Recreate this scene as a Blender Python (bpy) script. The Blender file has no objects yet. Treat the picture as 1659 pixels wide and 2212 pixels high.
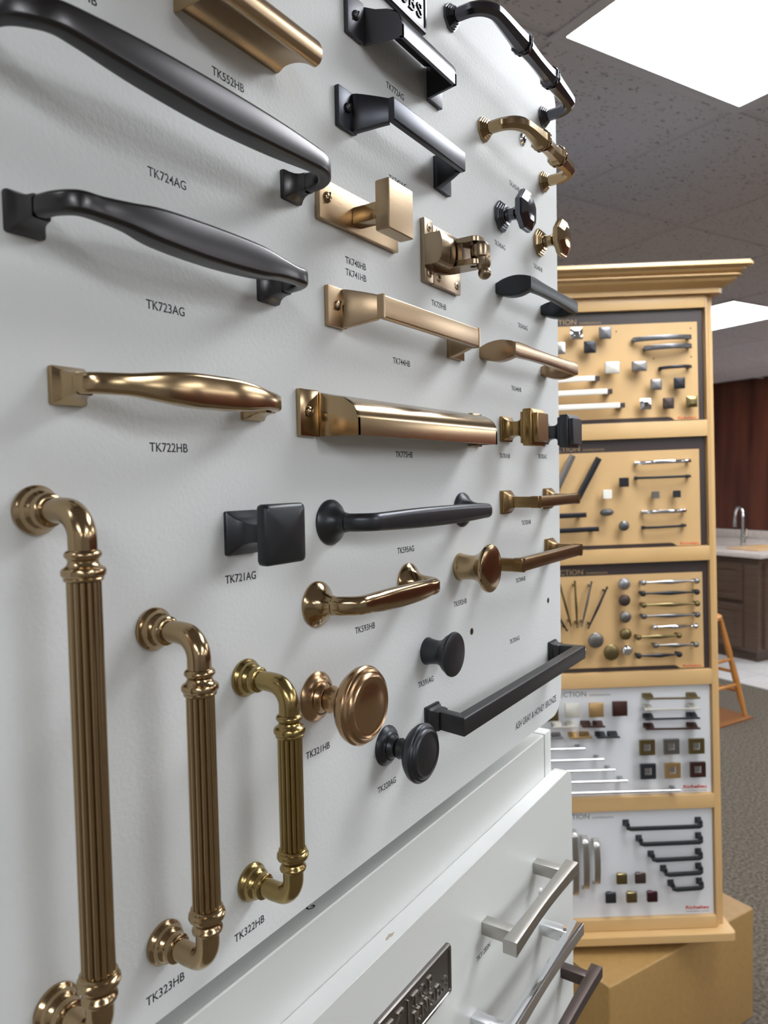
import bpy, bmesh, math, random
from mathutils import Matrix, Vector
random.seed(4)
PI = math.pi
SC = bpy.context.scene
COL = SC.collection

# ------------------------------------------------------------------ camera
D, H = 0.24558, 1.52                    # camera distance from the white board, camera height
cam = bpy.data.objects.new('camera', bpy.data.cameras.new('camera'))
COL.objects.link(cam)
cr = Vector((0.55452, -0.83193, -0.01998)); cu = Vector((0.04680, 0.00721, 0.99888)); cb = Vector((-0.83086, -0.55483, 0.04293))
cam.matrix_world = Matrix(((cr.x, cu.x, cb.x, 0), (cr.y, cu.y, cb.y, -D), (cr.z, cu.z, cb.z, H), (0, 0, 0, 1)))
cam.data.sensor_fit = 'VERTICAL'; cam.data.sensor_height = 36.0; cam.data.sensor_width = 36.0
cam.data.lens = 1580.0 / 2212.0 * 36.0
cam.data.clip_start = 0.02; cam.data.clip_end = 60
cam.data.dof.use_dof = True; cam.data.dof.focus_distance = 0.44; cam.data.dof.aperture_fstop = 17.0
SC.camera = cam

# ------------------------------------------------------------------ world, exposure
w = bpy.data.worlds.new('world'); SC.world = w; w.use_nodes = True
w.node_tree.nodes['Background'].inputs[0].default_value = (0.5, 0.52, 0.56, 1)
w.node_tree.nodes['Background'].inputs[1].default_value = 0.3
SC.view_settings.view_transform = 'Standard'; SC.view_settings.look = 'None'
SC.view_settings.gamma = 1.0; SC.view_settings.use_curve_mapping = False
SC.view_settings.exposure = 1.27
LIGHT = 6.2                              # emission of the ceiling diffusers

# room axes: the ceiling grid is turned against the board
GA = Vector((0.9032, -0.4292, 0)); GB = Vector((0.4292, 0.9032, 0))
def AB(a, b, z=0.0):
    p = GA * a + GB * b
    return Vector((p.x, p.y - D, z))
ROOM = Matrix(((GA.x, GB.x, 0, 0), (GA.y, GB.y, 0, -D), (0, 0, 1, 0), (0, 0, 0, 1)))
CEIL = H + 0.90
A0, B0, T = 1.106, 1.130, 0.61           # grid lines

# ------------------------------------------------------------------ materials
def mat(name, color, rough=0.5, metal=0.0, noise=None, bump=None, emit=None, spec=None, aniso=0.0, mix=None, coat=0.0):
    """noise=(scale, amount) value variation; bump=(scale, strength, detail, stretch); mix=(color2, scale, stretch, detail)"""
    m = bpy.data.materials.new(name); m.use_nodes = True
    nt = m.node_tree; n = nt.nodes; l = nt.links; b = n['Principled BSDF']
    c = tuple(color) + (1,)
    b.inputs['Base Color'].default_value = c
    b.inputs['Roughness'].default_value = rough
    b.inputs['Metallic'].default_value = metal
    b.inputs['Anisotropic'].default_value = aniso
    b.inputs['Coat Weight'].default_value = coat
    if spec is not None: b.inputs['Specular IOR Level'].default_value = spec
    tc = n.new('ShaderNodeTexCoord')
    def mapping(st):
        mp = n.new('ShaderNodeMapping'); mp.inputs['Scale'].default_value = st
        l.new(tc.outputs['Object'], mp.inputs['Vector']); return mp
    if mix:
        c2, sc, st, det = mix
        mp = mapping(st); nz = n.new('ShaderNodeTexNoise'); nz.inputs['Scale'].default_value = sc
        nz.inputs['Detail'].default_value = det
        l.new(mp.outputs[0], nz.inputs['Vector'])
        rp = n.new('ShaderNodeValToRGB'); rp.color_ramp.elements[0].position = 0.35; rp.color_ramp.elements[1].position = 0.68
        rp.color_ramp.elements[0].color = c; rp.color_ramp.elements[1].color = tuple(c2) + (1,)
        l.new(nz.outputs['Fac'], rp.inputs[0]); l.new(rp.outputs[0], b.inputs['Base Color'])
    if noise:
        nz = n.new('ShaderNodeTexNoise'); nz.inputs['Scale'].default_value = noise[0]; nz.inputs['Detail'].default_value = 4
        l.new(tc.outputs['Object'], nz.inputs['Vector'])
        mr = n.new('ShaderNodeMapRange'); mr.inputs['To Min'].default_value = rough - noise[1]; mr.inputs['To Max'].default_value = rough + noise[1]
        l.new(nz.outputs['Fac'], mr.inputs['Value']); l.new(mr.outputs[0], b.inputs['Roughness'])
    if bump:
        mp = mapping(bump[3]); nz = n.new('ShaderNodeTexNoise'); nz.inputs['Scale'].default_value = bump[0]
        nz.inputs['Detail'].default_value = bump[2]
        l.new(mp.outputs[0], nz.inputs['Vector'])
        bp = n.new('ShaderNodeBump'); bp.inputs['Strength'].default_value = bump[1]; bp.inputs['Distance'].default_value = 0.001
        l.new(nz.outputs['Fac'], bp.inputs['Height']); l.new(bp.outputs[0], b.inputs['Normal'])
    if emit:
        b.inputs['Emission Color'].default_value = tuple(emit[0]) + (1,); b.inputs['Emission Strength'].default_value = emit[1]
    return m

HB = mat('honey_bronze', (0.40, 0.29, 0.165), 0.17, 1.0)
HBs = mat('honey_bronze_satin', (0.44, 0.325, 0.205), 0.34, 1.0, bump=(1500, 0.03, 2, (0.05, 1, 1)))
AG = mat('ash_gray', (0.060, 0.063, 0.070), 0.36, 0.85, noise=(12, 0.02))
AGl = mat('ash_gray_satin', (0.070, 0.068, 0.070), 0.29, 1.0)
AGb = mat('ash_gray_bar_satin', (0.060, 0.062, 0.072), 0.33, 1.0)
BLK = mat('matte_black_metal', (0.030, 0.033, 0.037), 0.40, 0.5)
BOARD = mat('white_laminate', (0.76, 0.785, 0.78), 0.54, 0.0, bump=(420, 0.20, 3, (1, 1, 1)), spec=0.32)
BOX = mat('white_melamine', (0.71, 0.73, 0.705), 0.42, 0.0, bump=(500, 0.06, 2, (1, 1, 1)))
BOXE = mat('white_edge', (0.80, 0.81, 0.80), 0.45)
INK = mat('black_ink', (0.012, 0.012, 0.030), 0.5)
SEAM = mat('seam', (0.30, 0.31, 0.30), 0.8)
HOLE = mat('hole_dark', (0.03, 0.02, 0.012), 0.9)
CHIP = mat('bare_chip', (0.50, 0.42, 0.32), 0.9)
CHR = mat('chrome', (0.78, 0.79, 0.81), 0.07, 1.0)
NIK = mat('brushed_nickel', (0.50, 0.485, 0.455), 0.28, 1.0, bump=(900, 0.08, 2, (0.05, 1, 1)))
ORB = mat('oil_rubbed_bronze', (0.075, 0.055, 0.050), 0.34, 0.6)
STEEL = mat('satin_steel', (0.42, 0.42, 0.43), 0.33, 1.0)
DKM = mat('dark_metal', (0.045, 0.045, 0.052), 0.32, 0.8)
GUN = mat('gunmetal', (0.17, 0.17, 0.175), 0.34, 0.9)
ANB = mat('antique_brass', (0.24, 0.19, 0.09), 0.34, 1.0)
PEW = mat('pewter', (0.26, 0.25, 0.24), 0.36, 1.0)
IVO = mat('ivory_nickel', (0.62, 0.60, 0.54), 0.4, 0.5)
GOLD = mat('satin_gold', (0.56, 0.37, 0.17), 0.36, 0.9)
BRN = mat('brown_bronze', (0.060, 0.026, 0.020), 0.34, 0.6)
WHT = mat('white_ceramic', (0.78, 0.76, 0.70), 0.35)
BURG = mat('burgundy_bronze', (0.050, 0.014, 0.020), 0.35, 0.6)
MAPLE = mat('maple', (0.55, 0.345, 0.145), 0.42, 0.0, mix=((0.61, 0.395, 0.175), 3.0, (2, 2, 0.35), 4))
MAPLEH = mat('maple_rail', (0.55, 0.35, 0.145), 0.40, 0.0, mix=((0.63, 0.42, 0.20), 4.0, (0.5, 1, 3), 5))
MAPLEP = mat('maple_panel', (0.56, 0.36, 0.16), 0.45, 0.0, mix=((0.60, 0.395, 0.185), 2.5, (3, 1, 0.4), 4))
BOXW = mat('kraft_laminate', (0.34, 0.205, 0.070), 0.40, 0.0, mix=((0.38, 0.23, 0.082), 60, (1, 1, 1), 4))
DKB = mat('dark_border', (0.040, 0.028, 0.026), 0.38)
WPAN = mat('white_panel', (0.66, 0.67, 0.69), 0.3)
RED = mat('red_print', (0.55, 0.03, 0.02), 0.5)
GRYP = mat('grey_print', (0.12, 0.12, 0.12), 0.5)
GLDP = mat('gold_print', (0.33, 0.22, 0.10), 0.4)
CTILE = mat('ceiling_tile', (0.42, 0.41, 0.43), 0.95)
CGRID = mat('ceiling_grid', (0.56, 0.545, 0.57), 0.6)
PLEN = mat('plenum', (0.10, 0.10, 0.10), 1.0)
TRIM = mat('light_trim', (0.62, 0.61, 0.64), 0.5)
DIFF = mat('diffuser', (0.8, 0.8, 0.8), 0.5, emit=((0.96, 0.985, 1.02), LIGHT))
CARPET = mat('carpet', (0.060, 0.049, 0.036), 1.0, 0.0, mix=((0.165, 0.140, 0.108), 80, (1, 1, 1), 3), bump=(260, 0.9, 3, (1, 1, 1)))
TILE = mat('floor_tile', (0.66, 0.65, 0.64), 0.35, 0.0, mix=((0.60, 0.58, 0.57), 6, (1, 1, 1), 4))
GROUT = mat('grout', (0.30, 0.28, 0.26), 0.9)
WOODW = mat('dark_wood_wall', (0.050, 0.011, 0.0065), 0.30, 0.0, mix=((0.145, 0.042, 0.022), 2.2, (3, 3, 0.35), 5), coat=0.3)
WALLB = mat('gray_wall', (0.34, 0.33, 0.32), 0.8)
CABD = mat('dark_cabinet', (0.075, 0.045, 0.030), 0.45, 0.0, mix=((0.10, 0.062, 0.043), 5, (1, 1, 8), 4))
COUNT = mat('stone_counter', (0.62, 0.57, 0.53), 0.22, 0.0, mix=((0.56, 0.49, 0.44), 30, (1, 1, 1), 4))
BLOCKER = mat('gray_bounce_blocker', (0.16, 0.165, 0.18), 0.9)
TAN = mat('tan_reflection', (0.62, 0.40, 0.20), 0.4)
OAK = mat('orange_oak', (0.58, 0.27, 0.07), 0.35, 0.0, mix=((0.50, 0.21, 0.05), 8, (1, 1, 0.2), 4))
PLY = mat('orange_floor_sample', (0.28, 0.115, 0.035), 0.5)

def fissures(m):                          # small dark pits of a mineral-fibre ceiling tile
    nt = m.node_tree; n = nt.nodes; l = nt.links; b = n['Principled BSDF']
    g = n.new('ShaderNodeNewGeometry'); mp = n.new('ShaderNodeMapping'); mp.inputs['Scale'].default_value = (1, 1, 1)
    mp.inputs['Rotation'].default_value = (0, 0, 0.44); l.new(g.outputs['Position'], mp.inputs['Vector'])
    mp2 = n.new('ShaderNodeMapping'); mp2.inputs['Scale'].default_value = (60, 130, 1); l.new(mp.outputs[0], mp2.inputs['Vector'])
    nz = n.new('ShaderNodeTexNoise'); nz.inputs['Scale'].default_value = 1.0; nz.inputs['Detail'].default_value = 3; nz.inputs['Distortion'].default_value = 0.8
    l.new(mp2.outputs[0], nz.inputs['Vector'])
    rp = n.new('ShaderNodeValToRGB'); e = rp.color_ramp.elements
    e[0].position = 0.60; e[1].position = 0.67; e[0].color = (0.62, 0.60, 0.63, 1); e[1].color = (0.27, 0.26, 0.28, 1)
    l.new(nz.outputs['Fac'], rp.inputs[0]); l.new(rp.outputs[0], b.inputs['Base Color'])
fissures(CTILE)

# ------------------------------------------------------------------ mesh helpers (board-local mm: u along, h out, v up)
def P3(u, h, v): return (u * 0.001, -h * 0.001, v * 0.001)
class MB:
    def __init__(s): s.v = []; s.f = []
    def loft(s, rings, cap=True, closed=False):
        b0 = len(s.v); n = len(rings[0])
        for r in rings: s.v += [tuple(p) for p in r]
        k = len(rings)
        for i in range(k if closed else k - 1):
            a = b0 + i * n; b = b0 + ((i + 1) % k) * n
            for j in range(n):
                s.f.append((a + j, a + (j + 1) % n, b + (j + 1) % n, b + j))
        if cap and not closed:
            s.f.append(tuple(b0 + j for j in reversed(range(n)))); s.f.append(tuple(b0 + (k - 1) * n + j for j in range(n)))
        return s
    def box(s, x0, x1, y0, y1, z0, z1):
        b = len(s.v)
        s.v += [(x, y, z) for z in (z0, z1) for y in (y0, y1) for x in (x0, x1)]
        s.f += [tuple(b + i for i in q) for q in ((0, 2, 3, 1), (4, 5, 7, 6), (0, 1, 5, 4), (2, 6, 7, 3), (0, 4, 6, 2), (1, 3, 7, 5))]
        return s
    def obj(s, name, m, parent=None, mw=None, bevel=0, seg=2, angle=32, smooth=True):
        me = bpy.data.meshes.new(name); me.from_pydata(s.v, [], s.f)
        bm = bmesh.new(); bm.from_mesh(me); bmesh.ops.recalc_face_normals(bm, faces=bm.faces)
        if bevel:
            es = [e for e in bm.edges if len(e.link_faces) == 2 and e.calc_face_angle(0) > 0.5]
            bmesh.ops.bevel(bm, geom=es, offset=bevel, segments=seg, affect='EDGES', profile=0.6, clamp_overlap=True)
        bm.to_mesh(me); bm.free()
        if smooth:
            me.polygons.foreach_set('use_smooth', [True] * len(me.polygons)); me.set_sharp_from_angle(angle=math.radians(angle))
        me.materials.append(m)
        o = bpy.data.objects.new(name, me); COL.objects.link(o)
        if parent: o.parent = parent
        if mw is not None: o.matrix_world = mw
        return o
def mbox(u0, u1, h0, h1, v0, v1): return MB().box(u0 * .001, u1 * .001, -h1 * .001, -h0 * .001, v0 * .001, v1 * .001)

def tag(o, label, cat, group=None, kind=None):
    if label: o['label'] = label
    if cat: o['category'] = cat
    if group: o['group'] = group
    if kind: o['kind'] = kind
    return o
BASE = Matrix.Identity(4)
def thing(name, label, cat, u, v, frame=BASE, rot=0.0, group=None, h=0.0):
    o = bpy.data.objects.new(name, None); COL.objects.link(o); o.empty_display_size = 0.01
    o.matrix_world = frame @ Matrix.Translation(P3(u, h, v)) @ Matrix.Rotation(rot, 4, 'Y')
    return tag(o, label, cat, group)

def rr(w, t, r, n=3):                      # rounded rectangle, list of (a, b)
    r = min(r, w / 2 - 1e-4, t / 2 - 1e-4); out = []
    for cx, cy, a0 in ((w / 2 - r, t / 2 - r, 0), (-w / 2 + r, t / 2 - r, 90), (-w / 2 + r, -t / 2 + r, 180), (w / 2 - r, -t / 2 + r, 270)):
        for i in range(n + 1):
            a = math.radians(a0 + 90 * i / n); out.append((cx + r * math.cos(a), cy + r * math.sin(a)))
    return out
def ell(w, t, n=20): return [(w / 2 * math.cos(2 * PI * i / n), t / 2 * math.sin(2 * PI * i / n)) for i in range(n)]
def octo(w, t):
    k = 1 / math.cos(PI / 8)
    return [(w / 2 * k * math.cos(PI / 8 + i * PI / 4), t / 2 * k * math.sin(PI / 8 + i * PI / 4)) for i in range(8)]
def cr_spline(c, k=6):                     # Catmull-Rom through tuples of any size
    out = []
    for i in range(len(c) - 1):
        p0 = c[max(i - 1, 0)]; p1 = c[i]; p2 = c[i + 1]; p3 = c[min(i + 2, len(c) - 1)]
        for j in range(k):
            t = j / k; t2 = t * t; t3 = t2 * t
            out.append(tuple(0.5 * (2 * b + (c_ - a) * t + (2 * a - 5 * b + 4 * c_ - d) * t2 + (3 * b - a - 3 * c_ + d) * t3) for a, b, c_, d in zip(p0, p1, p2, p3)))
    out.append(tuple(c[-1])); return out
def sweep(path, shape):
    """path rows (u, h, width in v, thickness[, dv]); the cross-section is set square to the path in the u-h plane"""
    rings = []; n = len(path)
    for i, r in enumerate(path):
        a = path[max(i - 1, 0)]; b = path[min(i + 1, n - 1)]
        tu, th = b[0] - a[0], b[1] - a[1]; L = math.hypot(tu, th) or 1; tu /= L; th /= L
        nu, nh = -th, tu; dv = r[4] if len(r) > 4 else 0
        rings.append([P3(r[0] + nu * q[1], r[1] + nh * q[1], q[0] + dv) for q in shape(r[2], r[3])])
    return MB().loft(rings)
def miter(path, shape):
    """as sweep, with mitred corners (thickness kept through the bend)"""
    rings = []; n = len(path)
    for i, r in enumerate(path):
        ds = []
        for a, b in ((i - 1, i), (i, i + 1)):
            if 0 <= a and b < n:
                du, dh = path[b][0] - path[a][0], path[b][1] - path[a][1]; L = math.hypot(du, dh); ds.append((du / L, dh / L))
        tu = sum(d[0] for d in ds); th = sum(d[1] for d in ds); L = math.hypot(tu, th); tu /= L; th /= L
        c = tu * ds[0][0] + th * ds[0][1]; nu, nh = -th / c, tu / c
        rings.append([P3(r[0] + nu * q[1], r[1] + nh * q[1], q[0]) for q in shape(r[2], r[3])])
    return MB().loft(rings)
def lathe_h(prof, seg=40, u=0, v=0, ph=0.0):   # turned about the axis standing out of the board; prof rows (r, h)
    return MB().loft([[P3(u + r * math.cos(2 * PI * i / seg + ph), h, v + r * math.sin(2 * PI * i / seg + ph)) for i in range(seg)] for r, h in prof])
def lathe_u(prof, seg=36, h=0, v=0):           # turned about an axis along u; prof rows (r, u)
    return MB().loft([[P3(u, h + r * math.cos(2 * PI * i / seg), v + r * math.sin(2 * PI * i / seg)) for i in range(seg)] for r, u in prof])
def sqloft(prof, rc=1.2, u=0, v=0):            # square sections standing out of the board; prof rows (half, h[, half_v])
    return MB().loft([[P3(u + a, r[1], v + b) for a, b in rr(2 * r[0], 2 * (r[2] if len(r) > 2 else r[0]), min(rc, r[0] * .5), 2)] for r in prof])
def slotted_screw(parent, u, v, h, m, r=2.6, ang=0.5):
    s = lathe_h([(r, h), (r, h + .5), (r * .85, h + 1.3), (r * .5, h + 1.7), (.05, h + 1.8)], 20, u, v).obj('screw', m, parent)
    c, sn = math.cos(ang), math.sin(ang); b = MB(); q = []
    for z in (h + 1.2, h + 1.9):
        q.append([P3(u + a * c - b_ * sn, z, v + a * sn + b_ * c) for a, b_ in ((-r * .95, -.4), (r * .95, -.4), (r * .95, .4), (-r * .95, .4))])
    b.loft(q).obj('screw_slot', HOLE, s); return s

# text as flat print (or raised letters), standing in the u-v plane
def text(name, s, u0, v0, width, cap, m, parent, h=0.02, ext=0.06, align='L', offset=0.008):
    cu_ = bpy.data.curves.new('t', 'FONT'); cu_.body = s; cu_.size = 1; cu_.extrude = 0.0; cu_.resolution_u = 3; cu_.offset = offset
    o = bpy.data.objects.new('t', cu_); COL.objects.link(o)
    dg = bpy.context.evaluated_depsgraph_get(); dg.update()
    me = bpy.data.meshes.new_from_object(o.evaluated_get(dg)); bpy.data.objects.remove(o); bpy.data.curves.remove(cu_)
    xs = [v.co.x for v in me.vertices]; ys = [v.co.y for v in me.vertices]
    x0, x1, y0, y1 = min(xs), max(xs), 0.0, 0.729
    sx = width / (x1 - x0); sy = cap / (y1 - y0)
    for v in me.vertices:
        v.co = Vector(P3(u0 + (v.co.x - x0) * sx, h, v0 + v.co.y * sy))
    bm = bmesh.new(); bm.from_mesh(me)
    r = bmesh.ops.extrude_face_region(bm, geom=list(bm.faces))
    bmesh.ops.translate(bm, verts=[g for g in r['geom'] if isinstance(g, bmesh.types.BMVert)], vec=(0, -ext * .001, 0))
    bmesh.ops.recalc_face_normals(bm, faces=bm.faces); bm.to_mesh(me); bm.free()
    me.name = name; me.materials.clear(); me.materials.append(m)
    o = bpy.data.objects.new(name, me); COL.objects.link(o); o.parent = parent
    return o

# ================================================================== ROOM
def struct(name, mb, m, mw=None, **k):
    o = mb.obj(name, m, mw=mw, **k); o['kind'] = 'structure'; return o
AMIN, BMIN = A0 - 5 * T, B0 - 12 * T
AMAX, BMAX = 6.75, B0 + 7 * T
fl = struct('floor', MB().box(AMIN, AMAX, BMIN, BMAX, -0.05, 0), CARPET, ROOM)
ce = struct('ceiling', MB().box(AMIN, AMAX, BMIN, BMAX, CEIL + 0.012, CEIL + 0.06), PLEN, ROOM)
struct('wall_back', MB().box(AMAX, AMAX + .1, BMIN, BMAX, -0.05, CEIL + 0.06), WOODW, ROOM)
struct('wall_front', MB().box(AMIN - .1, AMIN, BMIN, BMAX, -0.05, CEIL + 0.06), WALLB, ROOM)
struct('wall_left', MB().box(AMIN - .1, AMAX + .1, BMAX, BMAX + .1, -0.05, CEIL + 0.06), WALLB, ROOM)
struct('wall_right', MB().box(AMIN - .1, AMAX + .1, BMIN - .1, BMIN, -0.05, CEIL + 0.06), WALLB, ROOM)
# ceiling lights take two grid cells each
lights = []
for ka in range(-1, 3):
    for kb in range(-2, 2):
        i, j = 4 * ka, 4 * kb - 2
        lights.append((i, j))
cells = set()
for i, j in lights: cells |= {(i, j), (i, j + 1)}
tm = MB().box(-T / 2 + .009, T / 2 - .009, -T / 2 + .009, T / 2 - .009, 0, .012)
first = None; ntile = 0
for i in range(-5, 10):
    for j in range(-12, 7):
        if (i, j) in cells: continue
        a = A0 + (i + .5) * T; b = B0 + (j + .5) * T
        if a + T / 2 > AMAX + .05: continue
        if first is None: first = tm.obj('ceiling_tile', CTILE, ce, bevel=0.002, seg=1); o = first
        else: o = first.copy(); COL.objects.link(o)
        o.parent = ce; o.matrix_parent_inverse = Matrix.Identity(4); o.matrix_basis = Matrix.Translation((a, b, CEIL))
        ntile += 1
g = MB()
for i in range(-5, 11):
    a = A0 + i * T
    if a < AMAX: g.box(a - .012, a + .012, BMIN, BMAX, CEIL + .004, CEIL + .011)
for j in range(-12, 8):
    b = B0 + j * T; g.box(AMIN, AMAX, b - .012, b + .012, CEIL + .0042, CEIL + .0112)
g.obj('grid_bar', CGRID, ce, smooth=False)
LL = ['large white ceiling panel light at the upper right corner', 'distant white ceiling panel light seen right of the tower crown']
lp = None
for i, j in lights:
    a = A0 + (i + .5) * T; b = B0 + (j + 1) * T
    if (i, j) == (0, -2): lab = LL[0]
    elif (i, j) == (4, 2): lab = LL[1]
    else: lab = 'white ceiling panel light outside the view'
    e = bpy.data.objects.new('ceiling_light', None); COL.objects.link(e); e.matrix_world = ROOM @ Matrix.Translation((a, b, CEIL))
    tag(e, lab, 'ceiling light', 'ceiling panel lights')
    if lp is None:
        W, L = T / 2 - .004, T - .004; q = .011; m = MB(); X = .016; Y = L + X
        m.box(-W - X, -W, -Y, Y, -.0045, -.0005).box(W, W + X, -Y, Y, -.0045, -.0005).box(-W, W, -Y, -L, -.0045, -.0005).box(-W, W, L, Y, -.0045, -.0005)
        m.box(-W, W, -L, -L + q, -.004, .010).box(-W, W, L - q, L, -.004, .010).box(-W, -W + q, -L + q, L - q, -.004, .010).box(W - q, W, -L + q, L - q, -.004, .010)
        f_ = m.obj('trim_frame', TRIM, e, smooth=False)
        d_ = MB().box(-W + q, W - q, -L + q, L - q, .000, .006).obj('diffuser', DIFF, e, smooth=False); lp = (f_, d_)
    else:
        for s in lp:
            c = s.copy(); COL.objects.link(c); c.parent = e
# white tiled area
ta0, ta1 = 4.87, AMAX
tb0, tb1 = 0.6, BMAX
g = MB().box(ta0, ta1, tb0, tb1, 0.0, 0.004).obj('tile_bed', GROUT, fl, smooth=False)
tt = None; tp = 0.33
a = ta0
while a < ta1 - .1:
    b = tb0
    while b < tb1 - .1:
        w_, d_ = min(tp, ta1 - a), min(tp, tb1 - b)
        if tt is None: tt = MB().box(.003, tp - .003, .003, tp - .003, 0, .005).obj('floor_tile', TILE, fl, smooth=False); o = tt
        else: o = tt.copy(); COL.objects.link(o)
        o.parent = fl; o.matrix_parent_inverse = Matrix.Identity(4); o.matrix_basis = Matrix.Translation((a, b, .003)) @ Matrix.Diagonal((w_ / tp, d_ / tp, 1, 1))
        b += tp
    a += tp

# ================================================================== KITCHEN PENINSULA
ka, kb = 5.47, 3.42                        # near corner of the base cabinet
e = bpy.data.objects.new('base_cabinet', None); COL.objects.link(e); e.matrix_world = ROOM @ Matrix.Translation((ka, kb, 0))
tag(e, 'dark brown wooden base cabinet with framed fronts standing on white floor tiles', 'cabinet')
dd, ww = AMAX - ka - .01, 1.6
MB().box(0, dd, 0, ww, .09, .85).obj('body', CABD, e, bevel=.002)
MB().box(.05, dd, .04, ww, .008, .09).obj('plinth', CABD, e, smooth=False)
def front(nm, mw, w_, z0, z1):             # framed front built in local x (width) and -y (out)
    b = MB(); b.box(0, w_, -.018, 0, z0, z1); o = b.obj(nm, CABD, e, bevel=.002); o.matrix_basis = mw
    f = MB(); q = .055
    f.box(0, w_, -.026, -.018, z0, z0 + q).box(0, w_, -.026, -.018, z1 - q, z1).box(0, q, -.026, -.018, z0 + q, z1 - q).box(w_ - q, w_, -.026, -.018, z0 + q, z1 - q)
    f.obj('front_frame', CABD, o, smooth=False); return o
RB = Matrix(((0, 1, 0, 0), (-1, 0, 0, 0), (0, 0, 1, 0), (0, 0, 0, 1)))   # local x -> -B , -y -> -A
def fA(b1): return Matrix.Translation((0, b1, 0)) @ RB
for k in range(2):
    front('drawer_front', fA(.12 + .56 * (k + 1) + .02 * k), .56, .50, .80)
    front('drawer_front', fA(.12 + .56 * (k + 1) + .02 * k), .56, .12, .47)
front('door_front', Matrix.Translation((.06, 0, 0)), .52, .12, .80)
front('door_front', Matrix.Translation((.62, 0, 0)), .52, .12, .80)
ct = bpy.data.objects.new('countertop', None); COL.objects.link(ct); ct.matrix_world = ROOM @ Matrix.Translation((ka, kb, .851))
tag(ct, 'pale speckled stone countertop with upstand on the dark base cabinet', 'countertop')
MB().box(-.06, dd, -.06, ww, 0, .035).obj('slab', COUNT, ct, bevel=.008)
MB().box(dd - .03, dd, -.06, ww, .036, .115).obj('upstand', COUNT, ct, bevel=.004)
fp = Vector((0.62, 0.60, .8865))
fa = bpy.data.objects.new('faucet', None); COL.objects.link(fa); fa.matrix_world = ROOM @ Matrix.Translation((5.98, 3.88, .8865)) @ Matrix.Rotation(math.radians(-32), 4, 'Z')
tag(fa, 'tall chrome gooseneck kitchen faucet standing on the pale countertop', 'faucet')
def tube3(pts, rad, n=14):
    rings = []
    for i, p in enumerate(pts):
        a = Vector(pts[max(i - 1, 0)]); b = Vector(pts[min(i + 1, len(pts) - 1)]); t = (b - a).normalized()
        x = t.cross(Vector((1, 0.13, 0.07))).normalized(); y = t.cross(x); r = rad[i] if isinstance(rad, (list, tuple)) else rad
        rings.append([tuple(Vector(p) + x * r * math.cos(2 * PI * k / n) + y * r * math.sin(2 * PI * k / n)) for k in range(n)])
    return MB().loft(rings)
tube3([(0, 0, 0), (0, 0, .008), (0, 0, .010), (0, 0, .14)], [.030, .030, .024, .020]).obj('base', CHR, fa)
pts = [(0, 0, .14), (0, 0, .20)] + [(0, .075 - .075 * math.cos(t), .25 + .085 * math.sin(t)) for t in [PI * k / 12 for k in range(13)]]
tube3(pts, .0125).obj('spout', CHR, fa)
tube3([(0, .150, .25), (0, .152, .20), (0, .153, .155)], [.013, .018, .017]).obj('spray_head', CHR, fa)
hb = tube3([(0, 0, .075), (0, -.055, .080)], .014).obj('handle', CHR, fa)
tube3([(0, -.050, .085), (0, -.062, .155)], [.006, .005]).obj('lever', CHR, hb)
tb = MB().box(5.62, 6.1, 3.52, 3.80, .8865, .897).obj('reflection_slab', TAN, mw=ROOM, bevel=.003)  # tan slab put in for the brown wall reflected in the counter
tag(tb, 'flat tan wooden board lying on the pale countertop before the faucet', 'reflection slab')

# wooden stool, mostly hidden behind the tower
st = bpy.data.objects.new('bar_stool', None); COL.objects.link(st)
sc_ = AB(4.03, 2.905, 0); st.matrix_world = Matrix.Translation(sc_) @ Matrix.Rotation(math.radians(-25.4), 4, 'Z')
tag(st, 'orange oak stool with splayed turned legs, half hidden behind the display tower', 'stool')
MB().loft([[(r * math.cos(2 * PI * i / 32), r * math.sin(2 * PI * i / 32), z) for i in range(32)] for r, z in ((.115, .60), (.128, .608), (.128, .625), (.115, .632))]).obj('seat', OAK, st)
legs = []
for sx, sy in ((1, 1), (1, -1), (-1, 1), (-1, -1)):
    p0 = Vector((sx * .085, sy * .085, .605)); p1 = Vector((sx * .185, sy * .185, .001)); pr = []
    rad = [.012, .016, .019, .015, .020, .017, .012]
    tube3([tuple(p0.lerp(p1, t)) for t in (0, .15, .35, .42, .6, .85, 1)], rad).obj('leg', OAK, st); legs.append((p0, p1))
for a_, b_, t in ((0, 1, .55), (2, 3, .55), (0, 2, .42), (1, 3, .42), (0, 1, .75), (2, 3, .75), (0, 2, .68), (1, 3, .68)):
    p = legs[a_][0].lerp(legs[a_][1], t); q = legs[b_][0].lerp(legs[b_][1], t)
    tube3([tuple(p), tuple(p.lerp(q, .5)), tuple(q)], [.009, .012, .009]).obj('rung', OAK, st)
pl = MB().box(3.72, 4.24, 2.68, 3.2, 0.0005, .012).obj('floor_board_sample', PLY, mw=ROOM, bevel=.002)
st.location.z = .0125
tag(pl, 'thin orange wooden board lying on the carpet under the stool', 'board')

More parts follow.
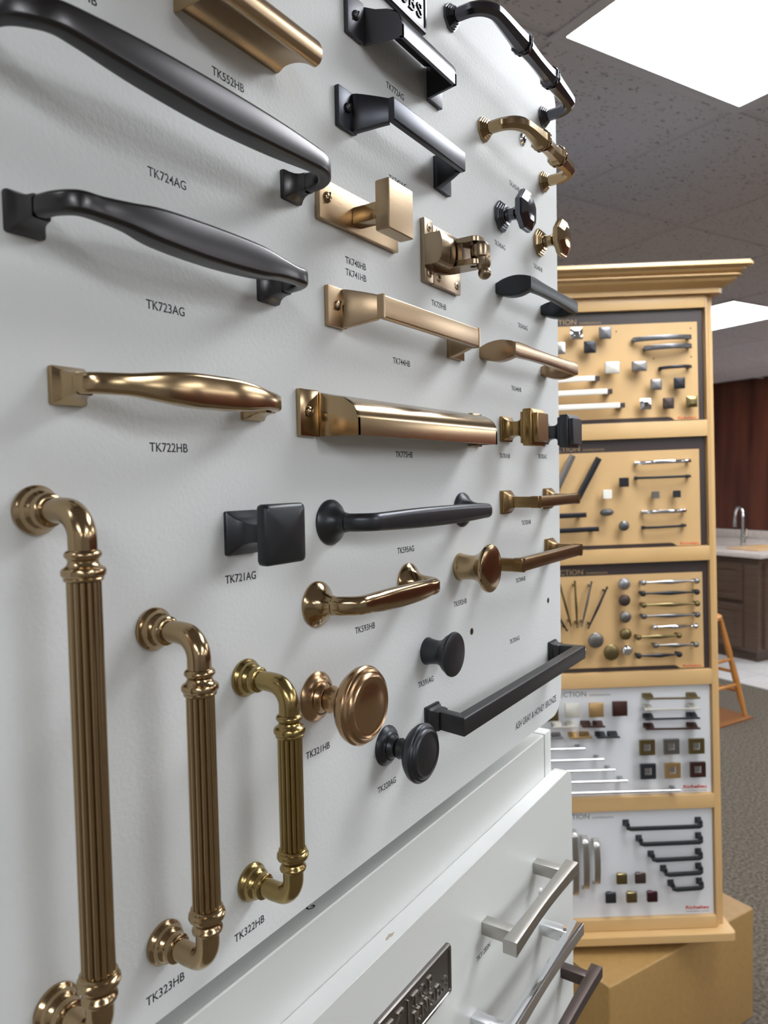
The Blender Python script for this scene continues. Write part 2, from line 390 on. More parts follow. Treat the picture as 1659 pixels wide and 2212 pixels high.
# ================================================================== PEDESTAL AND TOWER
ped0 = Vector((1.6805, .262))
ang = math.atan2(-.416, .909)
pm = Matrix.Translation((ped0.x, ped0.y, 0)) @ Matrix.Rotation(ang, 4, 'Z')
pd = MB().box(0, .582, 0, .582, .0, .312).obj('pedestal', BOXW, mw=pm, bevel=.006, seg=3)
tag(pd, 'low square tan wooden pedestal on the carpet under the display tower', 'pedestal')
ROLL = .018
TX = Vector((.55464, -.83210, 0)); TY = Vector((.83210, .55464, 0)); TZ = Vector((0, 0, 1))
X2 = TX * math.cos(ROLL) + TZ * math.sin(ROLL); Z2 = TZ * math.cos(ROLL) - TX * math.sin(ROLL)
TO = Vector((2.064, .405, .36))
TW = Matrix(((X2.x, TY.x, Z2.x, TO.x), (X2.y, TY.y, Z2.y, TO.y), (X2.z, TY.z, Z2.z, TO.z), (0, 0, 0, 1)))
tw = bpy.data.objects.new('display_tower', None); COL.objects.link(tw); tw.matrix_world = TW
tag(tw, 'tall four-sided maple display tower with crown molding and five sample boards', 'display tower')
def ring8(ox, oy, c, z): return [(ox, -oy + c, z), (ox, oy - c, z), (ox - c, oy, z), (-ox + c, oy, z), (-ox, oy - c, z), (-ox, -oy + c, z), (-ox + c, -oy, z), (ox - c, -oy, z)]
crown = [(0, 1.598), (.013, 1.598), (.014, 1.610), (.019, 1.611), (.023, 1.616), (.033, 1.6195), (.039, 1.6255), (.0395, 1.629), (.046, 1.6295), (.048, 1.632), (.047, 1.635), (.042, 1.6355), (.042, 1.638), (.049, 1.640), (.0545, 1.645), (.055, 1.6485), (.063, 1.649), (.066, 1.652), (.066, 1.658), (.064, 1.661)]
MB().loft([ring8(.25 + o, .26 + o, .012, z) for o, z in crown]).obj('crown_molding', MAPLEH, tw, angle=40)
MB().box(-.308, .308, -.318, .318, 1.6612, 1.664).obj('bounce_blocker', BLOCKER, tw, smooth=False)  # unseen gray sheet added to keep warm maple bounce off the ceiling
MB().box(-.245, .245, -.246, .255, .0, 1.598).obj('core', MAPLE, tw, smooth=False)
for sx in (1, -1):
    for sy in (-1, 1):
        pr = [(sx * .223, sy * .26), (sx * .250, sy * .233), (sx * .250, sy * .20), (sx * .223, sy * .20)]
        MB().loft([[(x, y, z) for x, y in pr] for z in (0.001, 1.5975)]).obj('corner_post', MAPLE, tw, bevel=.0008, seg=1)
for z0, z1 in ((-.002, .031), (.312, .348), (.629, .667), (.942, .978), (1.251, 1.291), (1.566, 1.5975)):
    MB().box(-.2225, .2225, -.2605, -.2462, max(z0, .001), z1).obj('rail', MAPLEH, tw, bevel=.0012)
sb = rr(.524, .56, .012, 3)
MB().loft([[(x, y - .005, z) for x, y in sb] for z in (-.021, -.019, -.002, 0)]).obj('base_slab', MAPLEH, tw, bevel=.002)
MB().loft([[(.17 * math.cos(2 * PI * i / 40), .17 * math.sin(2 * PI * i / 40), z) for i in range(40)] for z in (-.0442, -.0212)]).obj('turntable', DKM, tw)

BF = TW @ Matrix.Translation((0, -.249, 0))         # the plane of the sample boards, tower-local
LABELB = ['top', 'second', 'middle', 'fourth', 'lowest']
def sample_board(i, z0, z1, dark, mz0, mz1, mr):
    nm = ('maple' if dark else 'white') + ' sample board with ' + ['square knobs and three long white bars', 'two slanted flat pulls and chrome arched pulls', 'a fan of slim pulls', 'six square ring knobs and long chrome bars', 'five black pulls of falling length'][i] + ', ' + LABELB[i] + ' in the tower'
    t = thing('sample_board', nm, 'sample board', 0, 0, BF, group='sample boards in the tower')
    mbox(-222, 221, -2.4, 0, z0 + .6, z1 - .6).obj('backing', DKB if dark else WPAN, t, smooth=False)
    if dark:
        # maple field with a small tab at the lower right
        m = MB(); pts = [(-215, mz0 + 9), (mr - 75, mz0 + 9), (mr - 68, mz0 + 7), (mr - 62, mz0 + 2), (mr - 57, mz0 + .8), (mr, mz0 + .8), (mr, mz1), (-215, mz1)]
        m.loft([[P3(x, h, z) for x, z in pts] for h in (.1, 1.2)]).obj('wood_field', MAPLEP, t, smooth=False)
    tm_ = GLDP if dark else GRYP
    tz = {0: 1537, 1: 1224, 2: 915, 3: 605, 4: 289}[i]
    text('printed_text', 'COLLECTION', -207, tz + 1, 115, 13.5, tm_, t, h=.1, ext=.1, offset=0)
    text('printed_text', 'EXPRESSION', -83, tz + 1, 52, 5.2, tm_, t, h=.1, ext=.1, offset=0)
    lz = {0: 1294, 1: 981, 2: 671, 3: 360, 4: 45}[i]
    if dark:
        text('printed_logo', 'Richelieu', 154, lz + 1.5, 46, 6, RED, t, h=1.25, ext=.1, offset=.02)
    else:
        text('printed_logo', 'Richelieu', 149, lz, 59, 8.5, RED, t, h=.1, ext=.1, offset=.03)
        text('printed_text', 'richelieu.com', 149, lz - 8, 59, 4.5, GRYP, t, h=.1, ext=.1)
    return t
sbs = [sample_board(0, 1291, 1566, True, 1293, 1534, 206), sample_board(1, 978, 1251, True, 979, 1220, 205), sample_board(2, 667, 942, True, 669, 912, 207),
       sample_board(3, 348, 629, False, 0, 0, 0), sample_board(4, 31, 312, False, 0, 0, 0)]
for u, v in ((6, 1517), (190, 1518), (97, 1447), (190, 1448)):
    lathe_h([(1.8, 1.3), (1.8, 1.5), (1.4, 1.6)], 12, u, v).obj('peg_hole', HOLE, sbs[0])
S0 = 0.0
def tknob(label, u, v, size, m, shape='square', out=24, wid=None, group=None, rot=0, h0=0.0):
    t = thing('knob_sample', label, 'knob', u, v, BF, rot, group, h=1.3 if v > 660 else .15)
    size *= 1.08; s = size / 2; sv = (wid * 1.08 if wid else size) / 2
    if shape == 'square':
        sqloft([(s * .45, 0), (s * .45, 2), (s * .32, 4), (s * .32, out - 9)], 1).obj('stem', m, t)
        sqloft([(s * .7, out - 9, sv * .7), (s * .97, out - 6, sv * .97), (s, out - 5, sv), (s, out - 2, sv), (s * .93, out - .5, sv * .93), (s * .6, out + .6, sv * .6), (s * .1, out + 1, sv * .1)], 2.5).obj('head', m, t)
    elif shape == 'flat':
        sqloft([(s * .4, 0), (s * .4, out - 6)], 1).obj('stem', m, t)
        sqloft([(s, out - 6, sv), (s, out - .5, sv), (s * .96, out, sv * .96)], .8).obj('head', m, t)
    elif shape == 'pyramid':
        sqloft([(s * .4, 0), (s * .35, out - 9)], 1).obj('stem', m, t)
        sqloft([(s * .8, out - 9), (s, out - 6), (s, out - 3), (s * .45, out + 2), (s * .4, out + 2)], .6).obj('head', m, t)
    elif shape == 'round':
        lathe_h([(s * .55, 0), (s * .55, 1.5), (s * .35, 4), (s * .35, out - 10)], 24).obj('stem', m, t)
        lathe_h([(s * .35, out - 10.2), (s * .8, out - 9), (s * .97, out - 6), (s, out - 4), (s * .9, out - 1.5), (s * .6, out + .6), (s * .3, out + 1.3), (.1, out + 1.5)], 28).obj('head', m, t)
    elif shape == 'ring':
        sqloft([(s * .38, 0), (s * .38, out - 6)], .6).obj('stem', STEEL, t)
        k = s * .5; b = MB(); o_ = out
        b.box(-s * .001, s * .001, -o_ * .001, -(o_ - 7) * .001, k * .001, s * .001).box(-s * .001, s * .001, -o_ * .001, -(o_ - 7) * .001, -s * .001, -k * .001)
        b.box(-s * .001, -k * .001, -o_ * .001, -(o_ - 7) * .001, -k * .001, k * .001).box(k * .001, s * .001, -o_ * .001, -(o_ - 7) * .001, -k * .001, k * .001)
        b.obj('square_ring', m, t, smooth=False)
    elif shape == 'oval':
        lathe_h([(s * .35, 0), (s * .3, out - 9)], 20).obj('stem', m, t)
        MB().loft([[P3(a, h, b) for a, b in ell(2 * s * f, 2 * sv * f, 28)] for f, h in ((.6, out - 9), (1, out - 6), (1, out - 3), (.8, out), (.3, out + 1.5))]).obj('head', m, t)
    return t
def tpull(label, u0, v0, u1, v1, m, kind='bar', w=9, proj=26, group=None, endm=None, rot=None):
    uc, vc = (u0 + u1) / 2, (v0 + v1) / 2; L = math.hypot(u1 - u0, v1 - v0); r = -math.atan2(v1 - v0, u1 - u0) if rot is None else rot
    t = thing('cabinet_pull', label, 'pull', uc, vc, BF, r, group, h=1.3 if v0 > 660 else .15); c = L / 2
    if kind == 'bar':                                        # straight bar on two square posts
        for s in (-1, 1):
            if endm: mbox(s * (c + 6) - 7.5, s * (c + 6) + 7.5, 0, proj - 3, -6, 6).obj('post', endm, t, bevel=.0006, seg=1)
            else: mbox(s * (c - 11) - 4, s * (c - 11) + 4, 0, proj - 5, -3.5, 3.5).obj('post', m, t, bevel=.0006, seg=1)
        miter([(-c, proj - 3, w, 7), (c, proj - 3, w, 7)], lambda a, b: rr(a, b, 1.6, 2)).obj('grip', m, t)
    elif kind == 'rod':                                      # thin round rod on wide saddle posts
        for s in (-1, 1): MB().loft([[P3(s * (c - 13) + a, h, b) for a, b in rr(q, 7, 2, 2)] for q, h in ((13, 0), (11, 6), (9, proj - 4))]).obj('post', endm or m, t)
        lathe_u([(w * .4, -c), (w / 2, -c + .6), (w / 2, c - .6), (w * .4, c)], 16, proj - 2).obj('grip', m, t)
    elif kind == 'arch':
        for s in (-1, 1): MB().loft([[P3(s * (c - 5) + a, h, b) for a, b in rr(9 * q, 9 * q, 2, 2)] for q, h in ((1, 0), (.9, 4), (.75, 12))]).obj('foot', m, t)
        sweep(cr_spline([(-c + 1, 9, w, 5), (-c * .75, 17, w, 5), (-c * .4, 23, w, 5), (0, proj, w, 5), (c * .4, 23, w, 5), (c * .75, 17, w, 5), (c - 1, 9, w, 5)], 4), lambda a, b: rr(a, b, 1.4, 2)).obj('grip', m, t)
    elif kind == 'wide':                                     # flat strap with pointed ends seen from the front
        sweep(cr_spline([(-c, 1, w, 4), (-c + 3, 12, w, 4), (-c + 12, 20, w, 5), (0, proj, w, 5), (c - 12, 20, w, 5), (c - 3, 12, w, 4), (c, 1, w, 4)], 4), lambda a, b: rr(a, b, 1.2, 2)).obj('grip', m, t)
    elif kind == 'spoon':                                    # rounded pads, belly in the middle
        for s in (-1, 1): lathe_h([(4, 0), (3.6, 16), (6.5, 18), (7.5, 22), (6, 25), (2, 27), (.2, 27.3)], 20, s * (c - 8)).obj('end_pad', m, t)
        sweep(cr_spline([(-c + 9, 20, 5, 4.5), (-c * .6, 21, 5, 4.5), (-c * .3, 23, 8, 5.5), (0, proj, 10.5, 6.5), (c * .3, 23, 8, 5.5), (c * .6, 21, 5, 4.5), (c - 9, 20, 5, 4.5)], 4), lambda a, b: ell(a, b, 14)).obj('grip', m, t)
    elif kind == 'hook':                                     # square cupped feet standing above a thick bar
        for s in (-1, 1):
            sqloft([(8, 0), (8, 2), (6.5, 5), (5.5, 10), (5, proj - 8)], 1.2, s * (c - 8), 6).obj('foot', m, t)
        miter([(-c + 6, proj - 9, 9, 8), (-c + 15, proj - 3, 10, 8), (c - 15, proj - 3, 10, 8), (c - 6, proj - 9, 9, 8)], lambda a, b: rr(a, b, 2.5, 2)).obj('grip', m, t)
    elif kind == 'ledge':                                    # thin bar on two broad wedge posts
        for s in (-1, 1): MB().loft([[P3(s * (c - 13) + a, h, b + 2 * (1 - h / proj)) for a, b in rr(q, q2, 1, 2)] for q, q2, h in ((24, 12, 0), (22, 9, proj * .5), (18, 4, proj - 3))]).obj('post', m, t)
        miter([(-c, proj - 2, 4, 6), (c, proj - 2, 4, 6)], lambda a, b: rr(a, b, .8, 2)).obj('grip', m, t)
    elif kind == 'slim':                                     # slim turned pull with two little posts
        for s in (-1, 1): lathe_u([(1, -1)], 4) if False else MB().loft([[P3(s * (c - 12) + a, h, b) for a, b in ell(6, 6, 12)] for h in (0, 17)]).obj('post', m, t)
        sweep(cr_spline([(-c, 19, 5, 5), (-c + 8, 19, 4, 4), (-c * .5, 19, 5, 5), (0, 20, 6.5, 6.5), (c * .5, 19, 5, 5), (c - 8, 19, 4.5, 4.5), (c, 19, 6, 5.5)], 4), lambda a, b: ell(a, b, 12)).obj('grip', m, t)
    return t
gk1 = 'square knobs on the top sample board'
tknob('shiny chrome square pyramid knob under the word end on the top board', -98, 1512, 27, CHR, 'pyramid', 24, group=gk1)
tknob('dark gray square knob right of the chrome pyramid knob, top row of the top board', -28, 1511, 27, GUN, 'square', 24, group=gk1)
tknob('brushed nickel square knob at the left edge of the top board, beside the white panel', -141, 1478, 27, NIK, 'square', 24, group=gk1)
tknob('plum gray square knob below and between the upper knobs of the top board', -66, 1478, 27, DKM, 'square', 24, group=gk1)
tknob('wide bright satin knob in the middle of the top board', -13, 1426, 34, IVO, 'square', 24, 27, group=gk1)
tknob('wide gray satin knob right of the bright satin one on the top board', 54, 1427, 34, PEW, 'square', 24, 23, group=gk1)
tknob('pewter square knob, left of the pair below the small pull on the top board', 95, 1381, 25, PEW, 'square', 22, group=gk1)
tknob('dark gray square knob, right of the pair below the small pull on the top board', 152, 1382, 25, DKM, 'square', 22, group=gk1)
tknob('small bright chrome square knob in the bottom row of the top board', 68, 1334, 25, CHR, 'pyramid', 22, group=gk1)
tknob('dark plum square knob in the middle of the bottom row of the top board', 124, 1334, 25, ORB, 'square', 22, group=gk1)
tknob('olive black square knob at the right end of the bottom row of the top board', 182, 1336, 25, ANB, 'pyramid', 22, group=gk1)
gp1 = 'pulls on the top sample board'
tpull('long dark two-tone bar pull, topmost on the top board', 42, 1493, 187, 1495, GUN, 'arch', 12, 26, gp1)
tpull('shorter dark two-tone bar pull, second on the top board', 70, 1471, 187, 1473, GUN, 'arch', 12, 26, gp1)
tpull('small slim dark pull above a pair of square knobs on the top board', 107, 1421, 186, 1423, DKM, 'arch', 8, 24, gp1)
gw = 'white bar pulls on the top sample board'
tpull('white bar pull with bronze ends, highest and shortest of the three', -196, 1399, -58, 1401, WHT, 'bar', 13, 28, gw, ORB)
tpull('white bar pull with bronze ends, middle one of the three', -197, 1366, -28, 1368, WHT, 'bar', 13, 28, gw, ORB)
tpull('white bar pull with bronze ends, lowest and longest of the three', -198, 1332, 2, 1333, WHT, 'bar', 13, 28, gw, ORB)
tpull('short dark bar pull peeking out above the white bars at the board edge', -190, 1433, -100, 1434, ORB, 'bar', 12, 26, gp1)
# second board
g2 = 'pulls and knobs on the second sample board'
tpull('slanted flat olive gray pull at the left of the second board', -114, 1215, -164, 1118, PEW, 'bar', 15, 20, g2)
tpull('slanted flat black pull right of the olive gray one on the second board', -50, 1206, -104, 1109, DKM, 'bar', 15, 20, g2)
tpull('long polished chrome arched pull at the top right of the second board', 41, 1190, 180, 1191, CHR, 'arch', 9, 24, g2)
tpull('long thin black arched pull under the long chrome one', 41, 1153, 179, 1153, BLK, 'arch', 6, 22, g2)
tpull('short polished chrome arched pull low on the second board', 56, 1068, 166, 1068, CHR, 'arch', 9, 24, g2)
tpull('short thin black arched pull at the bottom of the second board', 56, 1029, 165, 1031, BLK, 'arch', 6, 22, g2)
tpull('upper black flat bar pull at the left edge of the second board', -208, 1066, -86, 1067, DKM, 'bar', 12, 24, g2)
tpull('lower longer black flat bar pull at the left edge of the second board', -212, 1029, -56, 1031, DKM, 'bar', 12, 24, g2)
tknob('flat charcoal square knob beside the long black pull of the second board', 10, 1144, 21, DKM, 'flat', 22, group=g2)
tknob('white square knob with a raised edge on the second board', -32, 1116, 20, WHT, 'flat', 22, group=g2)
tknob('dark shiny oval knob beneath the white square knob', -34, 1071, 31, GUN, 'oval', 22, 17, group=g2)
tknob('round gray pebble knob, lowest knob of the second board', 8, 1036, 24, GUN, 'round', 22, group=g2)
tknob('small gray square knob between the two pairs of arched pulls', 88, 1110, 16, PEW, 'flat', 20, group=g2)
tknob('small black square knob between the two pairs of arched pulls', 141, 1110, 16, BLK, 'flat', 20, group=g2)
# third board
g3 = 'fan of slim pulls on the middle sample board'
tpull('slim dark pull at the left edge of the fan of pulls', -130, 791, -156, 898, ANB, 'slim', 5, 20, g3)
tpull('slim upright olive pull in the fan of pulls', -115, 786, -118, 904, ANB, 'slim', 5, 20, g3)
tpull('slim pewter pull leaning right in the fan of pulls', -104, 788, -76, 901, PEW, 'slim', 5, 20, g3)
tpull('slim black pull at the right end of the fan of pulls', -88, 783, -37, 886, DKM, 'slim', 5, 20, g3)
tpull('slim dark pull at the lower left of the fan, mostly hidden', -140, 779, -190, 865, DKM, 'slim', 5, 20, g3)
g4 = 'round knobs on the middle sample board'
for lab, u, v, s_, m in (('round satin steel knob at the top of the knob column', 5, 891, 28, STEEL), ('round dark bronze knob, second in the knob column', 5, 850, 27, ORB), ('round pewter knob, third in the knob column', 6, 808, 27, PEW),
                         ('round brass knob, fourth in the knob column', 6, 765, 27, ANB), ('shiny chrome ball knob at the bottom of the knob column', 8, 724, 25, CHR),
                         ('large flat gray round knob left of the knob column', -69, 752, 36, PEW), ('large antique brass round knob near the bottom of the middle board', -31, 720, 37, ANB),
                         ('shiny chrome round knob behind the end of the black bar pull', -107, 724, 27, CHR)):
    tknob(lab, u, v, s_, m, 'round', 22, group=g4)
g5 = 'spoon-ended pulls on the middle sample board'
for lab, a_, b_, m in (('bright nickel spoon pull, first from the top', (43, 893), (192, 893), STEEL), ('near-black bronze spoon pull, second from the top', (42, 866), (192, 865), BLK),
                       ('antique brass spoon pull, third from the top', (43, 837), (192, 836), ANB), ('dark pewter spoon pull, fourth from the top', (43, 809), (192, 808), GUN),
                       ('short chrome spoon pull, fifth from the top', (70, 781), (187, 780), CHR), ('short brass spoon pull shifted left, sixth from the top', (28, 757), (145, 758), ANB),
                       ('short gray spoon pull, seventh from the top', (71, 735), (187, 733), PEW), ('short black spoon pull shifted left, lowest of all', (28, 710), (145, 710), DKM)):
    tpull(lab, *a_, *b_, m, 'spoon', 9, 25, g5)
# fourth board
g6 = 'square knobs on the fourth sample board'
tknob('pale nickel square knob in the top row of the fourth board', -134, 579, 33, IVO, 'flat', 26, group=g6)
tknob('satin gold square knob in the top row of the fourth board', -74, 578, 33, GOLD, 'flat', 26, group=g6)
tknob('dark brown square knob in the top row of the fourth board', -15, 579, 34, BRN, 'flat', 26, group=g6)
tknob('olive brown square knob showing under the corner of the white panel', -187, 572, 33, ANB, 'flat', 26, group=g6)
g7 = 'square ring knobs on the fourth sample board'
for lab, u, v, m in (('antique brass square ring knob, upper left of six', 52, 477, ANB), ('pewter square ring knob, upper middle of six', 113, 477, PEW), ('olive brass square ring knob, upper right of six', 176, 476, ANB),
                     ('black square ring knob, lower left of six', 53, 416, BLK), ('satin gold square ring knob, lower middle of six', 115, 416, GOLD), ('dark bronze square ring knob, lower right of six', 178, 416, BRN)):
    tknob(lab, u, v, 35, m, 'ring', 24, group=g7)
g8 = 'short pulls on the fourth sample board'
for lab, a_, b_, m in (('short pale nickel pull under the square knobs', (-183, 538), (-123, 537), IVO), ('short brown pull under the satin gold knob', (-110, 537), (-53, 535), BRN),
                       ('short blue-gray pull at the edge of the white panel', (-215, 510), (-159, 510), STEEL), ('short satin gold pull', (-142, 509), (-87, 509), GOLD), ('short black pull right of the gold one', (-74, 508), (-17, 507), BLK)):
    tpull(lab, *a_, *b_, m, 'ledge', 8, 25, g8)
g9 = 'stack of four long pulls on the fourth sample board'
for lab, a_, b_, m in (('long brushed olive pull, topmost of the stack of four', (48, 602), (185, 599), ANB), ('long pale nickel pull, second of the stack of four', (47, 574), (185, 572), IVO),
                       ('long black pull, third of the stack of four', (48, 550), (184, 548), BLK), ('long dark brown pull, lowest of the stack of four', (49, 525), (184, 522), BRN)):
    tpull(lab, *a_, *b_, m, 'ledge', 8, 26, g9)
g10 = 'chrome bars on the fourth sample board'
for lab, a_, b_ in (('polished steel bar pull, uppermost and shortest of five', (-215, 482), (-105, 481)), ('polished steel bar pull, second of five', (-216, 453), (-58, 452)), ('polished steel bar pull, middle one of five', (-217, 425), (-31, 424)),
                    ('polished steel bar pull, fourth of five', (-217, 397), (0, 395)), ('polished steel bar pull, lowest and longest of five', (-218, 369), (132, 366))):
    tpull(lab, *a_, *b_, CHR, 'rod', 6.5, 26, g10, endm=STEEL)
# fifth board
g11 = 'upright nickel pulls on the lowest sample board'
for lab, u, z0, z1 in (('upright brushed nickel arched pull, longest of three, at the panel edge', -136, 100, 264), ('upright brushed nickel arched pull, middle of three', -109, 115, 247), ('upright brushed nickel arched pull, shortest of three', -81, 126, 239)):
    tpull(lab, u, z0, u, z1, NIK, 'wide', 15, 26, g11)
for u, v in ((-136, 93), (-109, 108), (-81, 120)): mbox(u - 7, u + 7, .05, .1, v, v + 2.2).obj('printed_code', GRYP, sbs[4], smooth=False)
g12 = 'square knobs on the lowest sample board'
for lab, u, v, m in (('antique brass cushion knob, left of the upper pair', -19, 141, ANB), ('brown bronze cushion knob, right of the upper pair', 28, 141, ORB), ('black cushion knob, left of the lower three', -48, 93, BLK),
                     ('brass cushion knob, middle of the lower three', 5, 92, ANB), ('burgundy cushion knob, right of the lower three', 57, 92, BURG)):
    tknob(lab, u, v, 25, m, 'square', 22, group=g12)
g13 = 'black pulls on the lowest sample board'
for k, (a_, b_) in enumerate((((-8, 271), (192, 271)), ((24, 230), (192, 231)), ((54, 188), (191, 190)), ((85, 149), (191, 152)), ((103, 110), (192, 113)))):
    tpull('matte black pull with square cupped feet, ' + ['longest and topmost', 'second longest', 'middle', 'second shortest', 'shortest and lowest'][k] + ' of five', *a_, *b_, BLK, 'hook', 10, 26, g13)
# pulls on the tower's right side, seen edge on
SF = TW @ Matrix.Translation((.246, 0, 0)) @ Matrix.Rotation(PI / 2, 4, 'Z')
for lab, z0, z1, m in (('dark bronze upright pull sticking out from the tower side near its foot', 108, 226, ORB), ('dark bronze upright pull sticking out from the tower side, higher one', 412, 492, BLK)):
    t = thing('cabinet_pull', lab, 'pull', -160, (z0 + z1) / 2, SF, PI / 2, 'pulls on the tower side'); c = (z1 - z0) / 2
    for s in (-1, 1): mbox(s * (c - 9) - 4, s * (c - 9) + 4, 0, 14, -4, 4).obj('post', m, t, bevel=.0006, seg=1)
    miter([(-c, 16, 10, 7), (c, 16, 10, 7)], lambda a, b: rr(a, b, 2, 2)).obj('grip', m, t)

# ================================================================== NEAR DISPLAY: WHITE BOARD
bd = bpy.data.objects.new('display_board', None); COL.objects.link(bd)
tag(bd, 'large white laminate board in the foreground carrying bronze and gray hardware', 'display board')
u0, u1, v0, v1 = 25, 666.5, 1297, 1880
ou = []
for cx, cy, a0 in ((u1 - 22, v1 - 22, 0), (u0 + 22, v1 - 22, 90), (u0 + 22, v0 + 22, 180), (u1 - 22, v0 + 22, 270)):
    for i in range(9):
        a = math.radians(a0 + 90 * i / 8); ou.append((cx + 22 * math.cos(a), cy + 22 * math.sin(a)))
MB().loft([[P3(x, h, z) for x, z in ou] for h in (-6, 0)]).obj('panel', BOARD, bd, angle=50)
MB().box(.03, .60, .0065, .028, 1.40, 1.80).obj('back_frame', BOX, bd, smooth=False)
MB().box(.03, .62, .0285, .05, 1.2787, 1.87).obj('back_panel', BOX, bd, smooth=False)
codes = [('TK724AG', 200, 1649.8), ('TK723AG', 197.0, 1595.8), ('TK722HB', 196.3, 1537.7 - 3.9), ('TK721AG', 236, 1478.2 - 3.9), ('TK323HB', 185.3, 1310.5 - 3.9), ('TK322HB', 235.2, 1309.9 - 3.9), ('TK321HB', 289.7, 1378.6 - 3.9),
         ('TK320AG', 355, 1336 - 3.9), ('TK593HB', 335.5, 1436.4 - 3.9), ('TK595AG', 381.8, 1478.1 - 3.9), ('TK592HB', 454.2, 1433.4 - 3.9), ('TK591AG', 403.9, 1388 - 3.9), ('TK552HB', 237, 1706.1 - 3.9), ('TK740HB', 334, 1645.9 - 3.9),
         ('TK741HB', 334, 1639.3 - 3.9), ('TK729HB', 430, 1640.4 - 3.9), ('TK744HB', 381, 1595.9 - 3.9), ('TK775HB', 382, 1538.2 - 3.9), ('TK772AG', 379.4, 1761 - 3.9), ('TK742AG', 380.5, 1706.2 - 3.9), ('TK701HB', 534, 1540 - 3.9),
         ('TK702AG', 614.6, 1540.8 - 3.9), ('TK703HB', 576.4, 1484 - 3.9), ('TK704HB', 562.8, 1436.6 - 3.9), ('TK705AG', 549, 1388.1 - 3.9), ('TK544HB', 558.8, 1595.7 - 3.9), ('TK543AG', 573.8, 1649.2 - 3.9), ('TK340AG', 529.9, 1705.8 - 3.9),
         ('TK340HB', 609.3, 1706 - 3.9), ('TK342HB', 559.8, 1761 - 3.9)]
for s, u, v in codes:
    if s in ('TK724AG', 'TK723AG'): v -= 3.9
    text('printed_code', s, u, v, 20, 3.9, INK, bd)
text('printed_code', 'TK551HB', 158.9, 1701.3, 20, 3.9, INK, bd)
text('printed_title', 'ASH GRAY & HONEY BRONZE', 558.5, 1310.0, 94, 6.2, INK, bd)
for u, v in ((634.9, 1407.6), (481.4, 1407.2)):
    lathe_h([(2.6, .02), (2.6, .12), (2.2, .14)], 16, u, v).obj('screw_hole', ANB, bd)
    lathe_h([(1.9, .12), (1.9, .2)], 16, u, v).obj('screw_hole', HOLE, bd)
sc1 = lathe_h([(5.2, 0), (5.2, .8), (3.5, 2.2), (.1, 2.6)], 24, 586.3, 1802.3).obj('screw', CHR, bd)
mbox(585.7, 586.9, 2.2, 2.9, 1799.8, 1804.8).obj('screw_slot', HOLE, sc1, smooth=False)
mbox(583.8, 588.8, 2.2, 2.9, 1801.7, 1802.9).obj('screw_slot', HOLE, sc1, smooth=False)

# ---- white cabinet under the board
cb_ = bpy.data.objects.new('display_cabinet', None); COL.objects.link(cb_)
tag(cb_, 'white melamine display cabinet under the hardware board, its top edge showing', 'cabinet')
mbox(22, 644.8, -300, -9, 2, 1278.5).obj('body', BOX, cb_, bevel=.0008, seg=1)
mbox(645.6, 662, -300, -9, 2, 1278.5).obj('side_panel', BOX, cb_, bevel=.0012, seg=2)
mbox(644.9, 645.7, -299, -8.95, 3, 1278.55).obj('seam', SEAM, cb_, smooth=False)
text('printed_mark', 'G', 309, 1291.1, 5.5, 4.5, INK, cb_, h=0)
mk = [c for c in cb_.children if c.name.startswith('printed_mark')][0]
me = mk.data
for v in me.vertices:                    # lies flat on the cabinet top
    x, y, z = v.co; v.co = (x, .0165 + (z - 1.2911) * 1.0, 1.27865)
# swing panel in front
ou = [(22, 700), (680.5, 700), (680.5, 1225)] + [(667.5 + 13 * math.cos(a), 1225 + 13 * math.sin(a)) for a in (.35, .7, 1.05, 1.4)] + [(665, 1238), (22, 1238)]
sp = bpy.data.objects.new('swing_panel', None); COL.objects.link(sp)
tag(sp, 'thick white lower panel with a bright top edge carrying square bar pulls', 'display panel')
MB().loft([[P3(x, h, z) for x, z in ou] for h in (-8.8, 4.5)]).obj('panel', BOX, sp, bevel=.0004, seg=1)
mbox(24, 664, -8.5, 4.2, 1238.0, 1238.15).obj('edge_band', BOXE, sp, smooth=False)
MB().loft([[(P3(366 + 4.5 * math.cos(t) * (1 + .3 * math.sin(3 * t)), -1 + 1.2 * math.sin(t) * (1 + .4 * math.cos(5 * t)), z)) for t in [2 * PI * k / 14 for k in range(14)]] for z in (1238.1, 1238.2)]).obj('chip', CHIP, sp, smooth=False)
text('printed_code', 'TK312BSN', 472.5, 1161.8, 22.6, 4.2, INK, sp, h=4.52)
s_ = lathe_h([(3.2, 4.5), (3.2, 5), (2.2, 6.3), (.1, 6.7)], 20, 597, 1155).obj('screw', WHT, sp)

